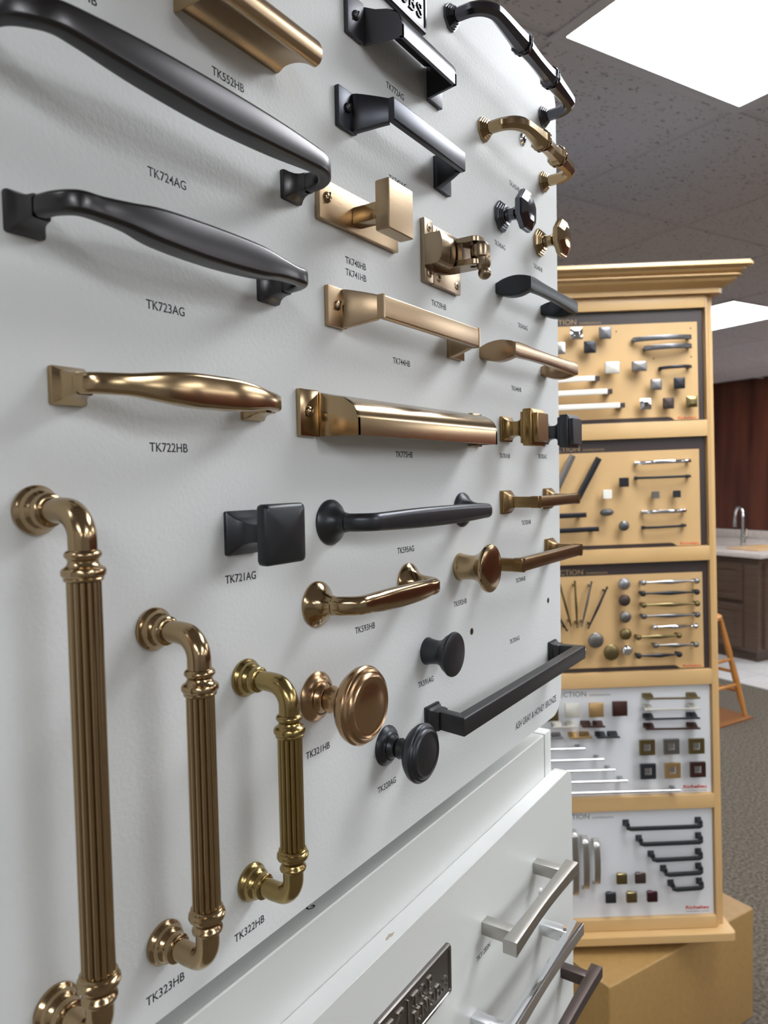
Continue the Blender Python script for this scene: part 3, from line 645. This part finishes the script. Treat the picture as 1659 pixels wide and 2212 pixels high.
# ---- raised letter plaque
SER = {'T': [[(0, .82), (0, 1), (.8, 1), (.8, .82)], [(.4, 1), (.4, 0)], [(.22, 0), (.58, 0)]],
       'P': [[(.15, 0), (.15, 1)], [(0, 1), (.5, 1), (.72, .88), (.72, .62), (.5, .5), (.15, .5)], [(0, 0), (.34, 0)]],
       'K': [[(.15, 0), (.15, 1)], [(0, 1), (.32, 1)], [(0, 0), (.32, 0)], [(.78, 1), (.17, .42)], [(.36, .58), (.80, 0)], [(.62, 1), (.92, 1)], [(.62, 0), (.95, 0)]],
       'N': [[(.15, 0), (.15, 1), (.80, 0), (.80, 1)], [(0, 1), (.2, 1)], [(0, 0), (.3, 0)], [(.65, 1), (.95, 1)]],
       'B': [[(.15, 0), (.15, 1)], [(0, 1), (.48, 1), (.66, .9), (.66, .64), (.48, .54), (.15, .54)], [(.48, .54), (.74, .42), (.74, .13), (.5, 0), (0, 0)]],
       'S': [[(.66, .78), (.6, .95), (.36, 1.0), (.12, .92), (.08, .72), (.26, .57), (.5, .46), (.68, .3), (.62, .08), (.36, 0), (.1, .06), (.04, .24)]],
       'O': [[(.42 + .42 * math.cos(2 * PI * k / 20), .5 + .5 * math.sin(2 * PI * k / 20)) for k in range(21)]], '|': [[(0, 0), (0, 1)]]}
def letters(word, u, v, size, pitch, h, m, parent, sw=.9, sx=1.0):
    for ch in word:
        b = MB()
        for stroke in SER[ch]:
            pts = [(u + x * size * sx, v + y * size) for x, y in stroke]
            for (xa, ya), (xb, yb) in zip(pts, pts[1:]):
                L = math.hypot(xb - xa, yb - ya); dx, dy = (xb - xa) / L, (yb - ya) / L; nx, ny = -dy * sw / 2, dx * sw / 2; e_ = sw * .3
                q = [(xa - dx * e_ + nx, ya - dy * e_ + ny), (xb + dx * e_ + nx, yb + dy * e_ + ny), (xb + dx * e_ - nx, yb + dy * e_ - ny), (xa - dx * e_ - nx, ya - dy * e_ - ny)]
                b.loft([[P3(x, hh, y) for x, y in q] for hh in (h - .1, h + .8)])
        b.obj('raised_letter', m, parent, smooth=False); u += pitch
PLM = mat('plaque_metal', (0.20, 0.185, 0.175), 0.34, 1.0, bump=(700, .08, 2, (.05, 1, 1)))
PLL = mat('plaque_letter', (0.46, 0.43, 0.39), 0.3, 1.0)
def plaque(label, ur, vb, h0, m, ml):
    t = thing('brand_plaque', label, 'plaque', ur, vb, h=h0)
    MB().loft([[P3(-45.5 + a, h, 17.5 + b) for a, b in rr(w_, t_, 2.5, 4)] for w_, t_, h in ((91, 35, 0), (91, 35, 2.2), (89.6, 33.6, 3.2), (86, 30, 3.4), (85.4, 29.4, 2.6), (40, 10, 2.6))]).obj('plate', m, t)
    letters('TOP', -51, 19.5, 8.2, 9.6, 2.6, ml, t)
    letters('KNOBS', -50, 7.6, 8.2, 9.4, 2.6, ml, t)
    letters('|', -56.5, 6.5, 22, 1, 2.6, ml, t, .8)
    letters('K', -80, 8, 19, 1, 2.6, ml, t, 1.6)
    return t
plaque('dark gray metal plaque with raised letters on the lower white panel', 429, 1167.5, 4.5, PLM, PLL)
plaque('bright metal plaque with raised letters cut off by the top of the photo', 425, 1808, 0, AGl, AGl)

# ================================================================== HARDWARE ON THE WHITE BOARD
# --- reeded pulls, built along u and turned upright
def reeded(label, uc, vc, cc, m, k=1.0, group='upright reeded bronze pulls'):
    t = thing('reeded_pull', label, 'pull', uc, vc, rot=PI / 2, group=group); c = cc / 2; hh = 27.0
    for s in (-1, 1):
        lathe_h([(8.7, 0), (8.9, .5), (8.9, 1.6), (8.3, 2.4), (7.7, 2.9), (7.5, 3.4), (7.5, 4.2), (7.0, 5.2), (6.2, 5.9), (5.7, 6.6), (5.5, 7.6), (5.9, 8.2), (5.9, 9.2), (5.2, 9.8), (4.4, 10.0)], 44, s * c).obj('rosette', m, t)
        pts = [(s * c, 9, 8.8, 8.8), (s * c, 13, 8.9, 8.9), (s * c, 16.5, 9.0, 9.0)]
        for a in (20, 40, 60, 80): pts.append((s * (c - 9.5 + 9.5 * math.cos(math.radians(a))), 17.5 + 9.5 * math.sin(math.radians(a)), 9.3, 9.3))
        pts += [(s * (c - 11), hh, 9.4, 9.4), (s * (c - 14), hh, 9.4, 9.4)]
        sweep(cr_spline(pts, 3), lambda a, b: ell(a, b, 28)).obj('elbow', m, t)
        x = s * (c - 13)
        pr = [(4.6, 0), (5.2, .2), (5.9, .9), (6.1, 1.6), (5.9, 2.3), (5.2, 3.0), (4.9, 3.8), (5.2, 4.8), (6.0, 5.6), (6.9, 6.1), (7.3, 7.0), (7.2, 8.2), (6.6, 9.0), (6.3, 9.2), (6.5, 9.5), (6.4, 10.2), (5.8, 10.6), (5.0, 10.7)]
        lathe_u([(r, x - s * d) for r, d in pr], 44, hh).obj('collar', m, t)
    n = 14; sub = 8; L = c - 23.2; rings = []
    for x in (-L, L):
        ring = []
        for i in range(n * sub):
            a = 2 * PI * i / (n * sub); f = abs(math.sin(a * n / 2)); r = 4.6 + 1.05 * f ** .6
            ring.append(P3(x, hh + r * math.cos(a), r * math.sin(a)))
        rings.append(ring)
    MB().loft(rings).obj('reeded_bar', m, t, angle=60)
    return t
reeded('longest upright reeded bronze pull, at the left edge of the white board', 146.2, 1421.5, 181, HB)
reeded('middle-length upright reeded bronze pull', 195.0, 1395, 132, HB)
reeded('shortest upright reeded bronze pull beside the large round bronze knob', 246.8, 1379.3, 98.5, mat('honey_bronze_olive', (0.36, 0.265, 0.11), 0.22, 1.0))

# --- strap pulls with flared square feet
def strap(label, uc, vc, cc, m, w1=13.6, hh=31, w0=8.0, t0=6.5, tm=10.5, round_=0):
    t = thing('strap_pull', label, 'pull', uc, vc); c = cc / 2
    for s in (-1, 1):
        MB().loft([[P3(s * c + a + s * sh, h, b) for a, b in rr(q, q2, .9, 2)] for q, q2, h, sh in ((14.4, 14.2, 0, 0), (14.4, 14.2, 1.6, 0), (13.8, 13.6, 2.4, 0), (11.2, 11.4, 4.2, 0), (9.0, 9.6, 6.4, .2), (7.6, max(w0, 8.6), 9.0, .4), (6.9, max(w0, 8.1), 12, .6))]).obj('foot', m, t)
    x = c
    if round_ == 0: cp = [(x + .3, 10.0, w0, 6.8), (x + .8, 15, w0, t0), (x - .6, 20.5, w0, t0 + .4), (x - 4.6, 25.6, w0 + .3, t0 + .8), (x - 12, hh - 1.2, w0 + .5, t0 + 1), (x - 22, hh - .5, w0 + (w1 - w0) * .3, t0 + (tm - t0) * .4), (x * .42, hh - 1.2, w1 * .9, tm - .6), (0, hh - 1.8, w1, tm)]
    else: cp = [(x + .6, 8.5, w0, 6.5), (x + 1.6, 12.2, w0, t0), (x - .4, 16.0, w0, t0), (x - 5.5, 19.0, w0 + .2, t0), (x - 13, 21.8, w0 + .8, t0), (x * .50, hh - 3.6, w1 * .84, tm - 1.6), (x * .25, hh - 3.0, w1 * .98, tm), (0, hh - 2.9, w1, tm)]
    full = [(-a, b, d, e_) for a, b, d, e_ in cp] + [(a, b, d, e_) for a, b, d, e_ in reversed(cp[:-1])]
    sweep(cr_spline(full, 6), lambda a, b: rr(a, b, 1.7, 3)).obj('grip', m, t)
    return t
strap('longest ash gray pull with square flared feet, curving across the upper left', 208.5, 1668.3, 159, AGl, hh=31, w0=8.6, t0=6.0, tm=10.8, w1=14)
strap('medium ash gray pull with square flared feet, below the longest one', 207.6, 1614.2, 123, AGl, hh=27.5, w0=7.4, t0=5.4, w1=14.2)
strap('short shiny bronze pull with square flared feet, under the two gray ones', 208, 1556.6, 96, HB, w1=13.4, hh=27.5, w0=7.6, t0=5.2, tm=7.5, round_=1)

# --- bronze lip pull (edge profile) at the top
t = thing('edge_pull', 'long bronze lip pull with a rolled front at the top of the white board', 'pull', 248.5, 1721)
pr = [(0, .2), (2.0, .2), (6, 1.9), (12.3, 1.4), (18.6, -.9), (23.5, -4.2), (25.2, -4.6), (27.2, -3.8), (28.5, -2.2), (29, .2), (28.9, 2.4), (27.8, 5.2), (25.7, 7.9), (22, 10.4), (17, 12.4), (9, 14.6), (0, 17)]
pr = cr_spline(pr[:6], 3)[:-1] + cr_spline(pr[5:], 3)
MB().loft([[P3(u, h, v) for h, v in pr] for u in (-31.5, 31.5)]).obj('rolled_lip', HBs, t, angle=45)
mbox(-32.6, -31.4, 0, 24, -3, 14).obj('end_cap', HB, t, bevel=.0003, seg=1)

# --- flanged arm pulls
def flange_pull(label, un0, un1, uf0, uf1, vc, m, b0, b1, hh, wb=12.6, wp=21.5, ridge=False, curl=False):
    uc = (un0 + uf1) / 2; t = thing('flanged_pull', label, 'pull', uc, vc)
    for a, b in ((un0, un1), (uf0, uf1)):
        mbox(a - uc, b - uc, 0, 3, -wp / 2, wp / 2).obj('base_plate', m, t, bevel=.0006)
    slotted_screw(t, (un0 + un1) / 2 - uc - .5, .8, 3, m, 2.7, 1.1); slotted_screw(t, (uf0 + uf1) / 2 - uc, .8, 3, m, 2.7, .6)
    B = b1 - uc; F = uf0 - uc
    for s in (-1, 1):
        if s < 0: xb, xt = un1 - uc - 2.2, b0 - uc + 2.3
        else: xb, xt = uf0 - uc + 2.2, b1 - uc - 2.3
        cp = [(xb, 1.5, wp * .97, 4.6), (xb, 4, wp * .96, 4.6), (xb + (xt - xb) * .33, 10, wb + (wp - wb) * .62, 4.6), (xb + (xt - xb) * .66, 15.5, wb + (wp - wb) * .32, 4.6), (xt, hh - 4.5, wb + .4, 4.6)]
        sweep(cr_spline(cp, 4), lambda a, b: rr(a, b, .7, 2)).obj('leg', m, t)
    miter([(b0 - uc, hh - 2.3, wb, 4.6), (b1 - uc, hh - 2.3, wb, 4.6)], lambda a, b: rr(a, b, 1.0, 3)).obj('grip', m, t, bevel=.0005, seg=2)
    if ridge:
        for s, x in ((-1, b0 - uc), (1, b1 - uc)):
            mbox(x - .2, x + 1.5, hh - 5.0, hh + .35, -wb / 2 - .3, wb / 2 + .3).obj('corner_ridge', m, t, bevel=.0003, seg=1)
    return t
flange_pull('charcoal flanged bar pull with bright front, above the bronze block knob', 327, 344, 435, 455, 1725.2, AGb, 348.5, 433.5, 25)
flange_pull('satin bronze flanged bar pull below the bronze block knob', 313.8, 330.5, 450, 471, 1614.8, HBs, 334.5, 450.3, 24.6, ridge=True)

# --- hooded cup pulls
def cup_pull(label, un0, un1, uf0, uf1, vb, vt, b0, b1, m, hh=24.7, solid=False):
    uc = (un0 + uf1) / 2; vc = (vb + vt) / 2; t = thing('cup_pull', label, 'pull', uc, vc); hv = (vt - vb) / 2
    for a, b in ((un0, un1), (uf0, uf1)): mbox(a - uc, b - uc, 0, 3, -hv, hv).obj('base_plate', m, t, bevel=.0006)
    slotted_screw(t, (un0 + un1) / 2 - uc - .5, .5, 3, m, 2.7, 1.1); slotted_screw(t, (uf0 + uf1) / 2 - uc, .5, 3, m, 2.7, .6)
    def prof(k):                             # outer and inner outline (h, v)
        o_ = [(1.5, hv - .6), (8, hv - 2.6)] + [(8 + (hh - 8) * math.sin(math.radians(a)), hv - 2.6 - 12.5 * (1 - math.cos(math.radians(a)))) for a in (25, 45, 60, 75, 90)] + [(hh, -hv + .2)]
        return [(h, v) for h, v in o_]
    o_ = prof(0); th = 2.2
    inn = [(h - th if i > 2 else h, v - (th if i < 6 else 0)) for i, (h, v) in enumerate(o_)]
    ring = o_ + list(reversed(inn))
    MB().loft([[P3(u, h, v) for h, v in ring] for u in (b0 - uc, b1 - uc)]).obj('hood', m, t, angle=50)
    for s, xa, xb in ((-1, un1 - uc - .4, b0 - uc), (1, uf0 - uc + .4, b1 - uc)):
        poly = [(1.5, -hv + .2)] + o_
        MB().loft([[P3(xa + (xb - xa) * min(1, h / 12) + (s * -1) * q, h, v) for h, v in poly] for q in (0, 2.0)]).obj('end_wall', m, t, angle=50)
    return t
cup_pull('dark ash gray cup pull with flat face near the top, hollow beneath', 337.2, 353, 428, 444.5, 1769, 1791, 358.8, 423.3, mat('ash_gray_cup', (0.085, 0.085, 0.095), 0.35, .9))
cup_pull('long shiny bronze hooded pull in the middle of the board', 288.4, 303.2, 480, 497.4, 1543.7, 1568, 308.5, 476.8, HB)

# --- block knob on a back plate
t = thing('block_knob_sample', 'satin bronze square block knob on an oblong back plate', 'knob', 346, 1669.6)
mbox(-38.2, 38.2, 0, 3.5, -10.6, 10.6).obj('back_plate', HBs, t, bevel=.0005)
slotted_screw(t, -32.0, 1.3, 3.5, HB, 2.9, 1.2); slotted_screw(t, 32.5, 0, 3.5, HB, 2.9, .7)
mbox(-9.4, -.2, 3.5, 24.5, -6.8, 2.6).obj('stem', HB, t, bevel=.0006)
mbox(-16.6, 8.2, 23.6, 32.8, -16.3, 10.4).obj('block_head', HBs, t, bevel=.0013, seg=3)

# --- cupboard latch
LB = mat('honey_bronze_latch', (0.33, 0.255, 0.175), 0.27, 1.0)
t = thing('cupboard_latch', 'bronze cupboard latch with cross-head screws and ball lever', 'latch', 440.5, 1669.8)
mbox(-24.4, -13.6, 0, 3.6, -20.6, 20).obj('catch_plate', LB, t, bevel=.0004); mbox(-13.2, 24.5, 0, 3.6, -20.8, 18).obj('latch_plate', LB, t, bevel=.0004)
def phillips(parent, u, v, h, r=2.8):
    s = lathe_h([(r, h - .2), (r, h + .15), (r * .8, h + .5), (.1, h + .6)], 20, u, v).obj('screw', HBs, parent)
    mbox(u - 1.6, u + 1.6, h + .4, h + .68, v - .35, v + .35).obj('screw_slot', HOLE, s, smooth=False)
    mbox(u - .35, u + .35, h + .4, h + .68, v - 1.6, v + 1.6).obj('screw_slot', HOLE, s, smooth=False)
for u, v in ((-18.5, 14.5), (-6.5, 14.5), (-18.5, -15), (-6.5, -15.4), (19, -15.5)): phillips(t, u, v, 3.6)
pr = [(3.0, -10.6), (13.2, -10.6)] + [(13.6 + 2.6 * math.cos(math.radians(a)), 9.8 * math.sin(math.radians(a))) for a in (-75, -45, -20, 0, 20, 45, 75)] + [(13.2, 9.2), (3.0, 9.2)]
MB().loft([[P3(u, h, v) for h, v in pr] for u in (-24.2, -14.0)]).obj('catch_block', LB, t, bevel=.0003, seg=1, angle=30)
pr2 = [(h - .8 if h > 4 else h, v * .95) for h, v in pr]
MB().loft([[P3(u, h, v) for h, v in pr2] for u in (-12.8, -4)]).obj('latch_bolt', LB, t, bevel=.0003, seg=1, angle=30)
for z0, z1 in ((-9.0, -5.2), (5.8, 9.4)):   # the two arms of the fork
    pr = [(3.5, -2.5), (26, -2.5)] + [(26 + 5 * math.cos(math.radians(a)), 4.5 + 7 * math.sin(math.radians(a))) for a in (-80, -50, -20, 10, 40, 70)] + [(22, 13), (3.5, 13)]
    MB().loft([[P3(u, h, v) for h, u in pr] for v in (z0, z1)]).obj('fork_arm', LB, t, bevel=.0004, seg=1)
mbox(-2.5, 12, 3.5, 19.5, -5.4, 6).obj('fork_root', LB, t, bevel=.0004, seg=1)
MB().loft([[P3(4.5 + r * math.cos(2 * PI * i / 24), 29 + r * math.sin(2 * PI * i / 24), v) for i in range(24)] for r, v in ((4.6, -5.1), (6.3, -3.5), (6.6, 0), (6.3, 3.5), (4.6, 5.7))]).obj('roller', LB, t)
sp_ = [(3.6 * math.sin(PI * k / 12) + .02, -3.6 * math.cos(PI * k / 12)) for k in range(13)]
MB().loft([[P3(5.5 + r * math.cos(2 * PI * i / 24), 31.5 + r * math.sin(2 * PI * i / 24), v - 15.3) for i in range(24)] for r, v in [(a * 1.2, b * 1.2 + 1.2) for a, b in sp_]]).obj('ball_lever', LB, t)
MB().loft([[P3(5.2 + r * math.cos(2 * PI * i / 16), 30.8 + r * math.sin(2 * PI * i / 16), v) for i in range(16)] for r, v in ((2.6, -13), (4.2, -10.4), (4.9, -9), (5.2, -4.5))]).obj('lever_neck', LB, t)
lathe_h([(1, 24), (1.9, 24), (1.9, 24.5)], 12, 4, -9.3) if False else MB().loft([[P3(4 + r * math.cos(2 * PI * i / 16), 24 + r * math.sin(2 * PI * i / 16), v) for i in range(16)] for r, v in ((2.0, -9.15), (2.0, -9.0))]).obj('pivot_hole', HOLE, t)

# --- octagonal pulls and knobs
def octrose(u, r=9.0, m=HB, t=None):
    lathe_h([(r, 0), (r, 2.0), (r * .93, 2.05), (r * .88, 3.4), (r * .80, 3.5), (r * .76, 4.7), (r * .68, 4.8), (r * .64, 6.0), (r * .52, 6.3)], 8, u, 0, PI / 8).obj('stepped_rosette', m, t, angle=20)
def octpull(label, ua, ub, vc, m, col, hh=29.5):
    uc = (ua + ub) / 2; c = (ub - ua) / 2; t = thing('octagonal_pull', label, 'pull', uc, vc); sh = lambda a, b: octo(a, b)
    for s in (-1, 1): octrose(s * c, 9.0, m, t)
    for s in (-1, 1):
        cp = [(s * c, 5, 8.4, 8.4), (s * c, 12, 8.4, 8.4), (s * (c - .8), 18, 8.6, 8.6), (s * (c - 4), 24, 9, 9), (s * (c - 10), hh - 1.5, 9.4, 9.4), (s * (c - 18), hh - .2, 9.8, 9.8), (s * (col + 6), hh, 12.6, 12.6), (s * (col + 2.2), hh, 15.6, 15.6), (s * (col + 1.8), hh, 15.6, 15.6)]
        sweep(cr_spline(cp, 4), sh).obj('arm', m, t, angle=20)
        lathe_u([(6.0, s * (col + 1.9)), (6.0, s * (col + 1.0)), (8.2, s * (col + .9)), (8.2, s * (col - .9)), (6.0, s * (col - 1.0)), (6.0, s * (col - 1.9))], 8, hh).obj('collar', m, t, angle=20)
    cp = [(-col + 1.8, hh, 15.2, 15.2), (-col + 2.4, hh, 15.0, 15.0), (-col + 6, hh, 11.6, 11.6), (0, hh, 10.2, 10.2), (col - 6, hh, 11.6, 11.6), (col - 2.4, hh, 15.0, 15.0), (col - 1.8, hh, 15.2, 15.2)]
    sweep(cr_spline(cp, 4), sh).obj('center_bar', m, t, angle=20)
    return t
octpull('long dark octagonal pull with collars at the top right corner of the board', 461.3, 632.5, 1838.5, mat('ash_gray_polished', (0.10, 0.10, 0.115), 0.20, 1.0), 28)
octpull('shorter bronze octagonal pull with collars, under the long dark one', 511.5, 632.0, 1781.8, HB, 17)
def octknob(label, u, v, m):
    t = thing('octagonal_knob_sample', label, 'knob', u, v); octrose(0, 12.0, m, t)
    MB().loft([[P3(r * math.cos(2 * PI * i / 32), h, r * math.sin(2 * PI * i / 32)) for i in range(32)] for r, h in ((5.6, 6), (4.7, 8), (4.5, 10.5), (5.0, 13), (7.2, 15.2), (10.5, 16.8))]).obj('stem', m, t)
    lathe_h([(10.4, 16.6), (13.6, 17.8), (13.9, 18.4), (15.4, 18.6), (16.2, 19.8), (16.2, 22.8), (15.3, 22.9), (15.1, 24.0), (8.8, 26.6), (5.2, 27.2), (4.9, 27.25)], 8, 0, 0, PI / 8).obj('faceted_head', m, t, angle=12)
    return t
octknob('polished dark gray eight-sided knob', 541.5, 1726, mat('ash_gray_knob', (0.13, 0.135, 0.155), 0.17, 1.0))
octknob('polished bronze eight-sided knob at the right edge of the board', 621, 1726, HB)

# --- blade pulls (broad curved legs, thin strip on top)
def blade(label, ua, ub, vc, m, hh=29.5):
    uc = (ua + ub) / 2; c = (ub - ua) / 2; t = thing('blade_pull', label, 'pull', uc, vc)
    for s in (-1, 1):
        cp = [(s * (c - 7.5), 0, 8.0, 15), (s * (c - 7.2), 5, 12, 14), (s * (c - 6.2), 11, 15.0, 11.5), (s * (c - 5.2), 17, 15.6, 10), (s * (c - 4.6), 22.5, 13.6, 9.6), (s * (c - 4.6), hh - 2.4, 10.8, 9)]
        sweep(cr_spline(cp, 5), lambda a, b: rr(a, b, 1.5, 3)).obj('leg', m, t)
    cp = [(-c + .4, hh - 1.6, 9.6, 2.6), (-c + 8, hh - 2.8, 10.8, 5.0), (-c * .5, hh - 2.4, 9.5, 4.6), (0, hh - 2.2, 9.0, 4.6), (c * .5, hh - 2.4, 9.5, 4.6), (c - 8, hh - 2.8, 10.8, 5.0), (c - .4, hh - 1.6, 9.6, 2.6)]
    sweep(cr_spline(cp, 5), lambda a, b: rr(a, b, .6, 2)).obj('grip', m, t)
    return t
blade('black pull with broad curved legs, above the bronze one at the right edge', 530.5, 638.5, 1668.3, mat('ash_gray_matte', (0.032, 0.038, 0.042), 0.42, .6))
blade('bronze pull with broad curved legs at the right edge of the board', 500.5, 637.5, 1614.5, mat('honey_bronze_dark', (0.33, 0.23, 0.14), 0.28, 1.0))

# --- square stepped knobs
def stepknob(label, u, v, m):
    t = thing('square_knob_sample', label, 'knob', u, v)
    sqloft([(9.9, 0), (9.9, 2.2), (8.8, 2.3), (8.6, 3.2), (7.0, 4.8), (6.0, 7), (5.6, 9.5)], .7).obj('foot', m, t)
    sqloft([(5.6, 9.4), (5.6, 12.5), (6.2, 15), (8.2, 17.2), (10.6, 18.2), (11.8, 18.6)], .8).obj('stem', m, t)
    sqloft([(11.8, 18.4), (12.2, 18.6), (12.3, 20), (12.9, 20.6), (14.0, 21.2), (14.3, 21.8), (14.3, 27.8), (14.0, 28.3), (12.4, 28.8), (11.2, 29.0), (11.0, 29.6), (11.0, 32.0), (10.4, 32.5)], .9).obj('stepped_head', m, t)
    return t
stepknob('bronze stepped square knob, left of the black one at the right edge', 544.8, 1559, mat('honey_bronze_knob', (0.30, 0.20, 0.085), 0.27, 1.0))
stepknob('black stepped square knob sticking out past the right edge of the board', 625.0, 1559.5, AG)

# --- cushion knob
t = thing('cushion_knob_sample', 'black cushion-shaped square knob with a flared square foot', 'knob', 246.3, 1497.2)
sqloft([(10.2, 0), (10.2, 1.6), (9.8, 2.2), (7.4, 4.2), (5.6, 6.8), (4.7, 9.5), (4.3, 12.5), (4.4, 16), (5.5, 19.5), (8, 21.8)], .9).obj('foot', AG, t)
sqloft([(8, 21.6), (11.8, 22.4), (13.2, 23.4), (13.5, 24.2), (13.5, 27.4), (13.1, 28.4), (11.8, 29.2), (8, 30.0), (4, 30.5), (.5, 30.6)], 2.0).obj('cushion_head', mat('ash_gray_soft', (0.040, 0.044, 0.048), 0.36, .7), t, angle=60)

# --- trumpet knobs and turned knobs
def trumpet(label, u, v, m, k=1.0, R=14.8, hh=21.5, rb=9.0):
    t = thing('trumpet_knob_sample', label, 'knob', u, v)
    pr = [(rb, 0), (rb + .1, .8), (rb - .5, 2.4), (rb - 1.0, hh * .25), (rb - 1.2, hh * .40), (rb - .7, hh * .52), (rb + 1.0, hh * .64), (rb + 3.2, hh * .74), (R - 1.6, hh * .83), (R - .4, hh * .88)]
    lathe_h(pr, 56).obj('stem', m, t)
    lathe_h([(R - .6, hh * .87), (R - .1, hh * .9), (R, hh * .93), (R - .3, hh * .965), (R - .9, hh * .98), (R * .6, hh + .1), (R * .3, hh + .4), (.1, hh + .5)], 56).obj('disc_face', m, t)
trumpet('black trumpet-shaped round knob above the long black bar pull', 416, 1406.2, AG, R=14.6, hh=21.5, rb=9)
trumpet('bronze trumpet-shaped round knob with a dished disc face', 463.6, 1457.3, HB, R=17, hh=26, rb=9.8)
def turned(label, u, v, m, R, hh, rb):
    t = thing('turned_knob_sample', label, 'knob', u, v); k = R / 20
    lathe_h([(rb, 0), (rb, .8), (rb * .94, 1.8), (rb * .80, 3.2), (rb * .70, 4.0), (rb * .68, 4.4), (rb * .60, 4.8), (rb * .52, 6.2), (rb * .47, 7.4), (rb * .46, 8.0)], 56).obj('rosette', m, t)
    lathe_h([(4.8 * k, 7.6), (5.9 * k, 8.6), (6.9 * k, 9.6), (7.2 * k, 10.8), (6.6 * k, 12.2), (5.9 * k, 13.8), (5.7 * k, 15.5), (6.2 * k, 17.5), (8 * k, hh * .58)], 48).obj('stem', m, t)
    lathe_h([(7.5 * k, hh * .57), (12 * k, hh * .60), (16.5 * k, hh * .67), (19.2 * k, hh * .76), (20 * k, hh * .83), (19.9 * k, hh * .86), (19.2 * k, hh * .885), (18.9 * k, hh * .89), (18.3 * k, hh * .925), (17.3 * k, hh * .94), (16.9 * k, hh * .935), (16.2 * k, hh * .965), (15.0 * k, hh * .985), (14.2 * k, hh * .97), (13.4 * k, hh * .965), (10 * k, hh * .985), (5 * k, hh), (.1, hh * 1.003)], 64).obj('ringed_head', m, t)
turned('large round bronze knob with a ringed face', 299.2, 1405.8, mat('honey_bronze_red', (0.42, 0.27, 0.15), 0.24, 1.0), 20.2, 36.5, 13.3)
turned('round dark gray knob with a ringed face, right of the large bronze knob', 365.2, 1358.5, AG, 17.5, 30, 12.2)

# --- pulls with round flared roses
def rosepull(label, ua, ub, vc, m, R=12.2, ww=10, hh=24.5, wm=12.5):
    uc = (ua + ub) / 2; c = (ub - ua) / 2; t = thing('rose_pull', label, 'pull', uc, vc)
    for s in (-1, 1):
        lathe_h([(R, 0), (R, 1.2), (R * .93, 2.4), (R * .80, 3.6), (R * .66, 5.2), (R * .54, 7.2), (R * .45, 9.6), (R * .41, 12)], 48, s * c).obj('flared_rose', m, t)
    cp = [(c, 8, ww * .96, ww * .9), (c - .2, 13, ww, ww * .86), (c - 2.2, 18, ww, ww * .8), (c - 7.5, hh - 3.4, ww, ww * .75), (c - 16, hh - 2.6, ww * 1.04, ww * .72), (c * .4, hh - 1.4, wm * .97, ww * .72), (0, hh - 1.0, wm, ww * .72)]
    full = [(-a, b, d, e_) for a, b, d, e_ in cp] + [(a, b, d, e_) for a, b, d, e_ in reversed(cp[:-1])]
    sweep(cr_spline(full, 6), lambda a, b: rr(a, b, b * .46, 5)).obj('grip', m, t)
rosepull('long black pull with round flared roses in the middle of the board', 314.6, 468.5, 1497.9, AG, 12.4, 9.8, 27, 12)
rosepull('short bronze pull with round flared roses, below the long black one', 301.5, 393.3, 1455, HB, 12.3, 10, 27, 12)

# --- square-footed pulls
def squarepull(label, ua, ub, vc, m, hh, wb, tb, foot=9.0, ridge=True, lean=0.0, rc=.8):
    uc = (ua + ub) / 2; c = (ub - ua) / 2; t = thing('square_foot_pull', label, 'pull', uc, vc)
    for s in (-1, 1):
        sqloft([(foot, 0), (foot, 1.8), (foot - .8, 1.9), (foot - .9, 3.2), (foot - 2.2, 4.6), (wb / 2 + .6, 7), (wb / 2 + .1, 9.5)], .6, s * c).obj('square_foot', m, t)
    e_ = c + lean
    miter([(-c, 6, wb, tb), (-c, 9, wb, tb), (-e_, hh - tb / 2, wb, tb), (e_, hh - tb / 2, wb, tb), (c, 9, wb, tb), (c, 6, wb, tb)], lambda a, b: rr(a, b, rc, 2)).obj('grip', m, t, bevel=.0005, seg=2)
    if ridge:
        for s in (-1, 1):
            x = s * (e_ - tb / 2 + 4)
            for d in (0, 1.7): mbox(x - .6 - s * d, x + .6 - s * d, hh - tb - .3, hh + .4, -wb / 2 - .4, wb / 2 + .4).obj('ridge', m, t, bevel=.0002, seg=1)
    return t
squarepull('long matte black square bar pull at the lower right of the board', 419.5, 641.5, 1360.5, mat('ash_gray_bar', (0.036, 0.036, 0.038), .42, .5), 29.5, 12.2, 8.5, 8.8, ridge=False, lean=3)
OB = mat('honey_bronze_bar', (0.27, 0.175, 0.08), 0.30, 1.0)
squarepull('shorter bronze square-footed pull at the right edge of the board', 542.6, 634, 1500.8, OB, 30, 8.6, 7, 9.2)
squarepull('longer bronze square-footed pull behind the bronze trumpet knob', 507, 636.5, 1455, OB, 31, 9.6, 7.5, 9.2)

# --- concave square bar pulls on the lower panel
def waisted(label, uc, vc, cc, L, m, post=9.0, top=37.6, wb=10.4):
    t = thing('bar_pull', label, 'pull', uc, vc, h=4.5, group='square bar pulls on the lower white panel'); c = cc / 2; hh = top - 4.5
    for s in (-1, 1): mbox(s * c - post / 2, s * c + post / 2, 0, hh - 9, -post / 2, post / 2).obj('post', m, t, bevel=.0004, seg=2)
    cp = [(-L / 2, hh - 5.5, wb, 11), (-L / 4, hh - 5.9, wb - .9, 9.2), (0, hh - 6.1, wb - 1.3, 8.4), (L / 4, hh - 5.9, wb - .9, 9.2), (L / 2, hh - 5.5, wb, 11)]
    sweep(cr_spline(cp, 6), lambda a, b: rr(a, b, .5, 2)).obj('waisted_bar', m, t, bevel=.0003, seg=1)
waisted('brushed nickel waisted square bar pull, upper one on the lower panel', 536, 1183.5, 100, 131, NIK, 9.8)
waisted('polished chrome waisted square bar pull, below the nickel one', 532.5, 1122.5, 133, 165, CHR, 10)
waisted('dark bronze waisted square bar pull at the bottom edge of the picture', 570, 1053, 160, 194, ORB, 10)
